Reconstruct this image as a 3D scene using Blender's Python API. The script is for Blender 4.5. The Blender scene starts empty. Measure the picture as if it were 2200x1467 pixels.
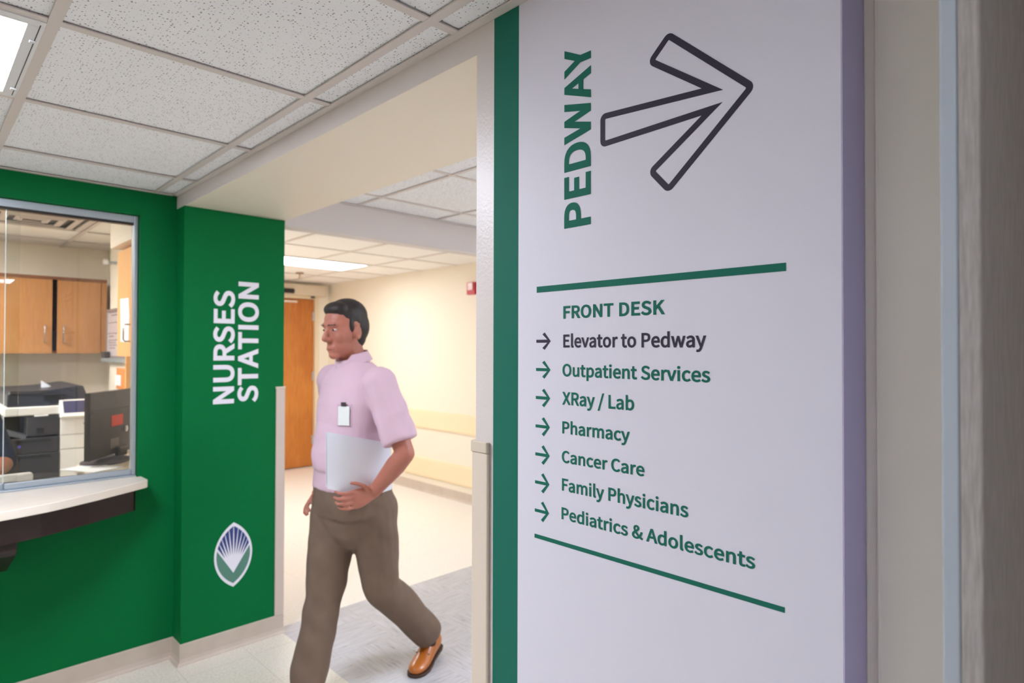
import bpy, bmesh, json, math, random
from mathutils import Vector, Matrix, noise, geometry
random.seed(7)
sc = bpy.context.scene
COL = sc.collection

# ---------------------------------------------------------------- camera
cam_d = bpy.data.cameras.new('camera')
cam = bpy.data.objects.new('camera', cam_d)
COL.objects.link(cam)
CR = Vector((0.71359691, -0.70055164, 0.00261785))
CU = Vector((-0.01101764, -0.00748629, 0.99991128))
CF = Vector((0.70046989, 0.71356244, 0.01306062))
EYE = Vector((0, 0, 1.5706))
cam.matrix_world = Matrix(((CR.x, CU.x, -CF.x, EYE.x), (CR.y, CU.y, -CF.y, EYE.y), (CR.z, CU.z, -CF.z, EYE.z), (0, 0, 0, 1)))
FPX = 1323.819
cam_d.sensor_width = 36
cam_d.lens = FPX / 2200 * 36
cam_d.clip_start = 0.02
cam_d.dof.use_dof = True
cam_d.dof.focus_distance = 1.22
cam_d.dof.aperture_fstop = 4.0
sc.camera = cam

# ---------------------------------------------------------------- world, exposure
w = bpy.data.worlds.new('world')
sc.world = w
w.use_nodes = True
w.node_tree.nodes['Background'].inputs[0].default_value = (0.8, 0.85, 1, 1)
w.node_tree.nodes['Background'].inputs[1].default_value = 0.02
sc.view_settings.view_transform = 'Standard'
sc.view_settings.look = 'None'
sc.view_settings.exposure = 0.1
sc.view_settings.gamma = 1
sc.view_settings.use_curve_mapping = False
try:
    sc.cycles.use_denoising = True
    sc.cycles.max_bounces = 10
    sc.cycles.diffuse_bounces = 6
    sc.cycles.sample_clamp_indirect = 8
except Exception:
    pass
# light strengths (emission of the lamps' diffusers) and colours
FRONT_LIGHT, SIDE_FILL, ROOM_LIGHT, REAR_LIGHT, ROOM_COL = 45.0, 5.8, 3.2, 14.0, (0.93, 0.965, 1.10)
HALL_LIGHT, HALL_COL = 24.0, (0.82, 0.95, 1.18)
CORR_LIGHT, CORR_COL = 13.6, (0.97, 0.985, 1.04)
OFFICE_LIGHT, OFFICE_COL = 34.0, (1.0, 0.98, 0.97)

# ---------------------------------------------------------------- key dimensions (metres)
X0 = 0.9838      # face of the wall that carries the directory sign and the opening
XB = 1.5014      # its other face
G = 3.4668       # green wall with the window
GP = 3.3451      # green jamb of the opening
HC = 2.353       # ceiling of the room
HS = 2.2885      # soffit of the opening
YE = 1.1262      # near edge of the opening
YSR, YSI, YSO = 0.3066, 0.9805, 1.063   # sign: near edge, stripe inner edge, stripe outer edge
XH = 4.1         # right wall of the hall and corridor
YF = 7.75        # far wall of the corridor
HH = 2.445       # ceiling of hall and corridor
T = 0.6405       # ceiling tile
YO = 5.84        # back wall of the office
XO = 1.155       # right wall of the office


def lin(r, g, b):
    f = lambda c: (c / 12.92 if c <= 0.04045 else ((c + 0.055) / 1.055) ** 2.4)
    return (f(r / 255), f(g / 255), f(b / 255), 1)


def at(x, y, **k):
    """pixel of the 2200x1467 photograph -> point on a plane X=, Y= or Z="""
    d = CF + CR * ((x - 1100) / FPX) - CU * ((y - 733.5) / FPX)
    (ax, v), = k.items()
    i = 'XYZ'.index(ax)
    return EYE + d * ((v - EYE[i]) / d[i])


# ---------------------------------------------------------------- materials
MATS = {}


def mat(name, col, rough=0.5, metal=0.0, spec=0.5, bump=0.0, bscale=200.0, var=0.0, vscale=3.0, coat=0.0):
    if name in MATS:
        return MATS[name]
    m = bpy.data.materials.new(name)
    MATS[name] = m
    m.use_nodes = True
    nt = m.node_tree
    b = nt.nodes['Principled BSDF']
    c = col if len(col) == 4 else lin(*col)
    b.inputs['Base Color'].default_value = c
    b.inputs['Roughness'].default_value = rough
    b.inputs['Metallic'].default_value = metal
    b.inputs['Specular IOR Level'].default_value = spec
    b.inputs['Coat Weight'].default_value = coat
    tc = nt.nodes.new('ShaderNodeTexCoord')
    if bump > 0:
        n = nt.nodes.new('ShaderNodeTexNoise')
        n.inputs['Scale'].default_value = bscale
        n.inputs['Detail'].default_value = 3
        bp = nt.nodes.new('ShaderNodeBump')
        bp.inputs['Strength'].default_value = bump
        bp.inputs['Distance'].default_value = 0.002
        nt.links.new(tc.outputs['Object'], n.inputs['Vector'])
        nt.links.new(n.outputs['Fac'], bp.inputs['Height'])
        nt.links.new(bp.outputs['Normal'], b.inputs['Normal'])
    if var > 0:
        n = nt.nodes.new('ShaderNodeTexNoise')
        n.inputs['Scale'].default_value = vscale
        n.inputs['Detail'].default_value = 4
        r = nt.nodes.new('ShaderNodeValToRGB')
        r.color_ramp.elements[0].position = 0.3
        r.color_ramp.elements[1].position = 0.7
        r.color_ramp.elements[0].color = tuple(v * (1 - var) for v in c[:3]) + (1,)
        r.color_ramp.elements[1].color = tuple(min(1, v * (1 + var)) for v in c[:3]) + (1,)
        nt.links.new(tc.outputs['Object'], n.inputs['Vector'])
        nt.links.new(n.outputs['Fac'], r.inputs['Fac'])
        nt.links.new(r.outputs['Color'], b.inputs['Base Color'])
    return m


def emit(name, col, strength):
    m = bpy.data.materials.new(name)
    m.use_nodes = True
    nt = m.node_tree
    nt.nodes.clear()
    e = nt.nodes.new('ShaderNodeEmission')
    e.inputs[0].default_value = (*col, 1)
    e.inputs[1].default_value = strength
    o = nt.nodes.new('ShaderNodeOutputMaterial')
    nt.links.new(e.outputs[0], o.inputs[0])
    return m


def wood(name, a, b, axis='Z', rough=0.4, scale=6.0, stretch=12.0):
    m = bpy.data.materials.new(name)
    MATS[name] = m
    m.use_nodes = True
    nt = m.node_tree
    p = nt.nodes['Principled BSDF']
    p.inputs['Roughness'].default_value = rough
    tc = nt.nodes.new('ShaderNodeTexCoord')
    mp = nt.nodes.new('ShaderNodeMapping')
    s = [stretch, stretch, stretch]
    s['XYZ'.index(axis)] = 1.0
    mp.inputs['Scale'].default_value = s
    n = nt.nodes.new('ShaderNodeTexNoise')
    n.inputs['Scale'].default_value = scale
    n.inputs['Detail'].default_value = 5
    n.inputs['Distortion'].default_value = 1.2
    n2 = nt.nodes.new('ShaderNodeTexNoise')
    n2.inputs['Scale'].default_value = 2.0
    mx = nt.nodes.new('ShaderNodeMath')
    mx.operation = 'MULTIPLY_ADD'
    mx.inputs[1].default_value = 0.55
    r = nt.nodes.new('ShaderNodeValToRGB')
    r.color_ramp.elements[0].position = 0.35
    r.color_ramp.elements[1].position = 0.75
    r.color_ramp.elements[0].color = lin(*a)
    r.color_ramp.elements[1].color = lin(*b)
    hf = nt.nodes.new('ShaderNodeMath')
    hf.operation = 'MULTIPLY'
    hf.inputs[1].default_value = 0.45
    nt.links.new(tc.outputs['Object'], mp.inputs['Vector'])
    nt.links.new(mp.outputs['Vector'], n.inputs['Vector'])
    nt.links.new(tc.outputs['Object'], n2.inputs['Vector'])
    nt.links.new(n2.outputs['Fac'], hf.inputs[0])
    nt.links.new(n.outputs['Fac'], mx.inputs[0])
    nt.links.new(hf.outputs[0], mx.inputs[2])
    nt.links.new(mx.outputs[0], r.inputs['Fac'])
    nt.links.new(r.outputs['Color'], p.inputs['Base Color'])
    return m


def ceiling_tile(name, base, pit, share=0.5, scale=125.0):
    """mineral fibre tile: pale board peppered with small dark pits of uneven size"""
    m = bpy.data.materials.new(name)
    m.use_nodes = True
    nt = m.node_tree
    L = nt.links.new
    p = nt.nodes['Principled BSDF']
    p.inputs['Roughness'].default_value = 0.95
    p.inputs['Specular IOR Level'].default_value = 0.1
    tc = nt.nodes.new('ShaderNodeTexCoord')
    wob = nt.nodes.new('ShaderNodeTexNoise')
    wob.inputs['Scale'].default_value = 190
    mv = nt.nodes.new('ShaderNodeVectorMath')
    mv.operation = 'MULTIPLY_ADD'
    mv.inputs[1].default_value = (0.005, 0.005, 0)
    L(tc.outputs['Object'], wob.inputs['Vector'])
    L(wob.outputs['Color'], mv.inputs[0])
    L(tc.outputs['Object'], mv.inputs[2])
    vo = nt.nodes.new('ShaderNodeTexVoronoi')
    vo.voronoi_dimensions = '2D'
    vo.inputs['Scale'].default_value = scale
    L(mv.outputs['Vector'], vo.inputs['Vector'])
    sp = nt.nodes.new('ShaderNodeSeparateColor')
    L(vo.outputs['Color'], sp.inputs[0])
    rad = nt.nodes.new('ShaderNodeMapRange')          # pit radius of each cell, none for the larger share
    rad.inputs['From Min'].default_value = 1 - share
    rad.inputs['From Max'].default_value = 1.0
    rad.inputs['To Min'].default_value = 0.0
    rad.inputs['To Max'].default_value = 0.28
    L(sp.outputs[0], rad.inputs['Value'])
    df = nt.nodes.new('ShaderNodeMath')
    df.operation = 'SUBTRACT'
    L(vo.outputs['Distance'], df.inputs[0])
    L(rad.outputs['Result'], df.inputs[1])
    st = nt.nodes.new('ShaderNodeMapRange')
    st.inputs['From Min'].default_value = -0.06
    st.inputs['From Max'].default_value = 0.03
    L(df.outputs[0], st.inputs['Value'])
    fn = nt.nodes.new('ShaderNodeTexNoise')
    fn.inputs['Scale'].default_value = 420
    fn.inputs['Detail'].default_value = 2
    L(tc.outputs['Object'], fn.inputs['Vector'])
    bs = nt.nodes.new('ShaderNodeMix')
    bs.data_type = 'RGBA'
    c = lin(*base)
    bs.inputs[6].default_value = tuple(v * 0.9 for v in c[:3]) + (1,)
    bs.inputs[7].default_value = c
    L(fn.outputs['Fac'], bs.inputs[0])
    mx = nt.nodes.new('ShaderNodeMix')
    mx.data_type = 'RGBA'
    mx.inputs[6].default_value = lin(*pit)
    L(st.outputs['Result'], mx.inputs[0])
    L(bs.outputs[2], mx.inputs[7])
    L(mx.outputs[2], p.inputs['Base Color'])
    return m


def floor_tile(name, base, dark, mark, streak, tile=0.32, rough=0.3, off=(0, 0), joint=(184, 178, 168)):
    """vinyl composition tile, laid quarter-turned: speckle or streaks that change direction tile by tile"""
    m = bpy.data.materials.new(name)
    m.use_nodes = True
    nt = m.node_tree
    L = nt.links.new
    p = nt.nodes['Principled BSDF']
    p.inputs['Roughness'].default_value = rough
    tc = nt.nodes.new('ShaderNodeTexCoord')
    of = nt.nodes.new('ShaderNodeMapping')
    of.inputs['Location'].default_value = (off[0], off[1], 0)
    L(tc.outputs['Object'], of.inputs['Vector'])
    ck = nt.nodes.new('ShaderNodeTexChecker')
    ck.inputs['Scale'].default_value = 1 / tile
    ck.inputs['Color1'].default_value = (0, 0, 0, 1)
    ck.inputs['Color2'].default_value = (1, 1, 1, 1)
    L(of.outputs['Vector'], ck.inputs['Vector'])

    def streaks(sx, sy, lo, hi):
        mp = nt.nodes.new('ShaderNodeMapping')
        mp.inputs['Scale'].default_value = (sx, sy, 1)
        L(of.outputs['Vector'], mp.inputs['Vector'])
        n = nt.nodes.new('ShaderNodeTexNoise')
        n.inputs['Scale'].default_value = 1.0
        n.inputs['Detail'].default_value = 4
        n.inputs['Roughness'].default_value = 0.65
        L(mp.outputs['Vector'], n.inputs['Vector'])
        return n
    if streak:
        a, b = streaks(7, 75, 0, 1), streaks(75, 7, 0, 1)
    else:
        a, b = streaks(95, 95, 0, 1), streaks(120, 120, 0, 1)
    mx = nt.nodes.new('ShaderNodeMix')
    L(ck.outputs['Fac'], mx.inputs[0])
    L(a.outputs['Fac'], mx.inputs[2])
    L(b.outputs['Fac'], mx.inputs[3])
    r = nt.nodes.new('ShaderNodeValToRGB')
    e = r.color_ramp.elements
    e[0].position, e[0].color = 0.28, lin(*mark)
    e[1].position, e[1].color = 0.62, lin(*base)
    x = e.new(0.37)
    x.color = lin(*dark)
    L(mx.outputs[0], r.inputs['Fac'])
    # joints
    br = nt.nodes.new('ShaderNodeTexBrick')
    br.offset = 0
    br.inputs['Scale'].default_value = 1.0
    br.inputs['Mortar Size'].default_value = 0.0012
    br.inputs['Mortar Smooth'].default_value = 0.4
    br.inputs['Brick Width'].default_value = tile
    br.inputs['Row Height'].default_value = tile
    L(of.outputs['Vector'], br.inputs['Vector'])
    jm = nt.nodes.new('ShaderNodeMix')
    jm.data_type = 'RGBA'
    L(br.outputs['Fac'], jm.inputs[0])
    L(r.outputs['Color'], jm.inputs[6])
    jm.inputs[7].default_value = lin(*joint)
    L(jm.outputs[2], p.inputs['Base Color'])
    return m


def fabric(name, col, dark):
    """vertically brushed textile wallcovering"""
    m = bpy.data.materials.new(name)
    m.use_nodes = True
    nt = m.node_tree
    L = nt.links.new
    p = nt.nodes['Principled BSDF']
    p.inputs['Roughness'].default_value = 0.8
    tc = nt.nodes.new('ShaderNodeTexCoord')
    mp = nt.nodes.new('ShaderNodeMapping')
    mp.inputs['Scale'].default_value = (420, 420, 34)
    n = nt.nodes.new('ShaderNodeTexNoise')
    n.inputs['Scale'].default_value = 1
    n.inputs['Detail'].default_value = 3
    r = nt.nodes.new('ShaderNodeValToRGB')
    r.color_ramp.elements[0].position = 0.3
    r.color_ramp.elements[1].position = 0.7
    r.color_ramp.elements[0].color = lin(*dark)
    r.color_ramp.elements[1].color = lin(*col)
    bp = nt.nodes.new('ShaderNodeBump')
    bp.inputs['Strength'].default_value = 0.5
    bp.inputs['Distance'].default_value = 0.001
    L(tc.outputs['Object'], mp.inputs['Vector'])
    L(mp.outputs['Vector'], n.inputs['Vector'])
    L(n.outputs['Fac'], r.inputs['Fac'])
    L(n.outputs['Fac'], bp.inputs['Height'])
    L(r.outputs['Color'], p.inputs['Base Color'])
    L(bp.outputs['Normal'], p.inputs['Normal'])
    return m


def glass(name):
    """thin clear pane: transparent with a Fresnel reflection"""
    m = bpy.data.materials.new(name)
    m.use_nodes = True
    nt = m.node_tree
    nt.nodes.clear()
    L = nt.links.new
    t = nt.nodes.new('ShaderNodeBsdfTransparent')
    t.inputs[0].default_value = (0.97, 0.985, 0.975, 1)
    g = nt.nodes.new('ShaderNodeBsdfGlossy')
    g.inputs['Roughness'].default_value = 0.0
    f = nt.nodes.new('ShaderNodeFresnel')
    f.inputs['IOR'].default_value = 1.5
    x = nt.nodes.new('ShaderNodeMixShader')
    o = nt.nodes.new('ShaderNodeOutputMaterial')
    L(f.outputs[0], x.inputs[0])
    L(t.outputs[0], x.inputs[1])
    L(g.outputs[0], x.inputs[2])
    L(x.outputs[0], o.inputs[0])
    return m


# ---------------------------------------------------------------- mesh building
class MB:
    def __init__(self):
        self.v, self.f, self.m = [], [], []

    def add(self, vs, fs, mi=0):
        o = len(self.v)
        self.v += [tuple(p) for p in vs]
        self.f += [tuple(i + o for i in q) for q in fs]
        self.m += [mi] * len(fs)
        return self

    def box(self, x0, x1, y0, y1, z0, z1, mi=0, M=None):
        x0, x1 = sorted((x0, x1)); y0, y1 = sorted((y0, y1)); z0, z1 = sorted((z0, z1))
        vs = [Vector(p) for p in ((x0, y0, z0), (x1, y0, z0), (x1, y1, z0), (x0, y1, z0), (x0, y0, z1), (x1, y0, z1), (x1, y1, z1), (x0, y1, z1))]
        if M is not None:
            vs = [M @ p for p in vs]
        return self.add(vs, [(3, 2, 1, 0), (4, 5, 6, 7), (0, 1, 5, 4), (1, 2, 6, 5), (2, 3, 7, 6), (3, 0, 4, 7)], mi)

    def prism(self, poly, fn, a, b, mi=0):
        """poly: 2-D points; fn(u, v, t) -> 3-D point, swept from t=a to t=b"""
        n = len(poly)
        vs = [fn(u, v, a) for u, v in poly] + [fn(u, v, b) for u, v in poly]
        fs = [tuple(range(n))[::-1], tuple(range(n, 2 * n))] + [(i, (i + 1) % n, n + (i + 1) % n, n + i) for i in range(n)]
        return self.add(vs, fs, mi)

    def rings(self, rs, cap=True, mi=0):
        n = len(rs[0])
        vs = [p for r in rs for p in r]
        fs = []
        for k in range(len(rs) - 1):
            for i in range(n):
                j = (i + 1) % n
                fs.append((k * n + i, k * n + j, (k + 1) * n + j, (k + 1) * n + i))
        if cap:
            fs.append(tuple(range(n))[::-1])
            fs.append(tuple(range((len(rs) - 1) * n, len(rs) * n)))
        return self.add(vs, fs, mi)

    def tube(self, path, r, n=10, mi=0):
        """round bar along a path; r a number or one radius per point"""
        P = [Vector(p) for p in path]
        R = [r] * len(P) if not hasattr(r, '__len__') else r
        rs = []
        ref = None
        for i, p in enumerate(P):
            d = (P[min(i + 1, len(P) - 1)] - P[max(i - 1, 0)]).normalized()
            if ref is None:
                ref = Vector((0, 0, 1)) if abs(d.z) < 0.9 else Vector((1, 0, 0))
            u = (ref - d * ref.dot(d)).normalized()
            ref = u
            v = d.cross(u)
            rs.append([p + (u * math.cos(t) + v * math.sin(t)) * R[i] for t in [2 * math.pi * k / n for k in range(n)]])
        return self.rings(rs, True, mi)

    def cyl(self, c, ax, r, h, n=24, r2=None, mi=0):
        c, ax = Vector(c), Vector(ax).normalized()
        return self.tube([c, c + ax * h], [r, r if r2 is None else r2], n, mi)

    def ell(self, c, r, R=None, n=16, k=10):
        rs = []
        for i in range(k + 1):
            t = math.pi * (i + 0.001) / (k + 0.002)
            ring = []
            for j in range(n):
                q = 2 * math.pi * j / n
                p = Vector((r[0] * math.sin(t) * math.cos(q), r[1] * math.sin(t) * math.sin(q), -r[2] * math.cos(t)))
                if R is not None:
                    p = R @ p
                ring.append(p + Vector(c))
            rs.append(ring)
        return self.rings(rs, True)

    def cap(self, p, q, r1, r2=None, n=14):
        """tapered capsule"""
        p, q = Vector(p), Vector(q)
        r2 = r1 if r2 is None else r2
        d = (q - p)
        d = d.normalized() if d.length > 1e-6 else Vector((0, 0, 1))
        path, rad = [], []
        for a in (-89, -60, -30, 0):
            path.append(p + d * r1 * math.sin(math.radians(a))); rad.append(r1 * math.cos(math.radians(a)))
        for a in (0.5, 30, 60, 89):
            path.append(q + d * r2 * math.sin(math.radians(a))); rad.append(r2 * math.cos(math.radians(a)))
        return self.tube(path, rad, n)

    def loft(self, secs, n=20, e=2.3):
        """elliptical sections (centre, half-vector u, half-vector v)"""
        rs = []
        for c, u, v in secs:
            ring = []
            for k in range(n):
                t = 2 * math.pi * k / n
                a, b = math.cos(t), math.sin(t)
                a = math.copysign(abs(a) ** (2 / e), a); b = math.copysign(abs(b) ** (2 / e), b)
                ring.append(Vector(c) + Vector(u) * a + Vector(v) * b)
            rs.append(ring)
        return self.rings(rs, True)


def link(name, me, parent=None):
    o = bpy.data.objects.new(name, me)
    COL.objects.link(o)
    if parent is not None:
        o.parent = parent
        o.matrix_parent_inverse = parent.matrix_world.inverted()
    return o


def obj(name, mb, mats, parent=None, bevel=0.0, segs=2, smooth=False, ang=40):
    me = bpy.data.meshes.new(name)
    me.from_pydata([tuple(p) for p in mb.v], [], mb.f)
    for i, p in enumerate(me.polygons):
        p.material_index = mb.m[i]
    bm = bmesh.new()
    bm.from_mesh(me)
    bmesh.ops.recalc_face_normals(bm, faces=bm.faces)
    bm.to_mesh(me)
    bm.free()
    for m in (mats if isinstance(mats, (list, tuple)) else [mats]):
        me.materials.append(m)
    o = link(name, me, parent)
    if bevel > 0:
        b = o.modifiers.new('bevel', 'BEVEL')
        b.width = bevel
        b.segments = segs
        b.limit_method = 'ANGLE'
        b.angle_limit = math.radians(ang)
    if smooth:
        for p in me.polygons:
            p.use_smooth = True
        if bevel == 0:
            try:
                me.set_sharp_from_angle(angle=math.radians(ang))
            except Exception:
                pass
    return o


def organic(name, mb, m, parent=None, voxel=0.006, it=6, fac=0.5):
    """fuse overlapping forms into one continuous smooth surface"""
    me = bpy.data.meshes.new(name)
    me.from_pydata([tuple(p) for p in mb.v], [], mb.f)
    bm = bmesh.new()
    bm.from_mesh(me)
    bmesh.ops.recalc_face_normals(bm, faces=bm.faces)
    bm.to_mesh(me)
    bm.free()
    t = bpy.data.objects.new('tmp', me)
    COL.objects.link(t)
    r = t.modifiers.new('r', 'REMESH')
    r.mode = 'VOXEL'
    r.voxel_size = voxel
    s = t.modifiers.new('s', 'SMOOTH')
    s.iterations = it
    s.factor = fac
    dg = bpy.context.evaluated_depsgraph_get()
    out = bpy.data.meshes.new_from_object(t.evaluated_get(dg))
    bpy.data.objects.remove(t)
    bpy.data.meshes.remove(me)
    out.name = name
    out.materials.clear()
    out.materials.append(m)
    for p in out.polygons:
        p.use_smooth = True
    return link(name, out, parent)


def thing(name, label, cat, loc=(0, 0, 0), group=None):
    o = bpy.data.objects.new(name, None)
    o.location = loc
    o.empty_display_size = 0.05
    COL.objects.link(o)
    bpy.context.view_layer.update()
    return tag(o, label, cat, group)


def tag(o, label, cat, group=None):
    o['label'] = label
    o['category'] = cat
    if group:
        o['group'] = group
    return o


def struct(o):
    o['kind'] = 'structure'
    return o


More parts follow.
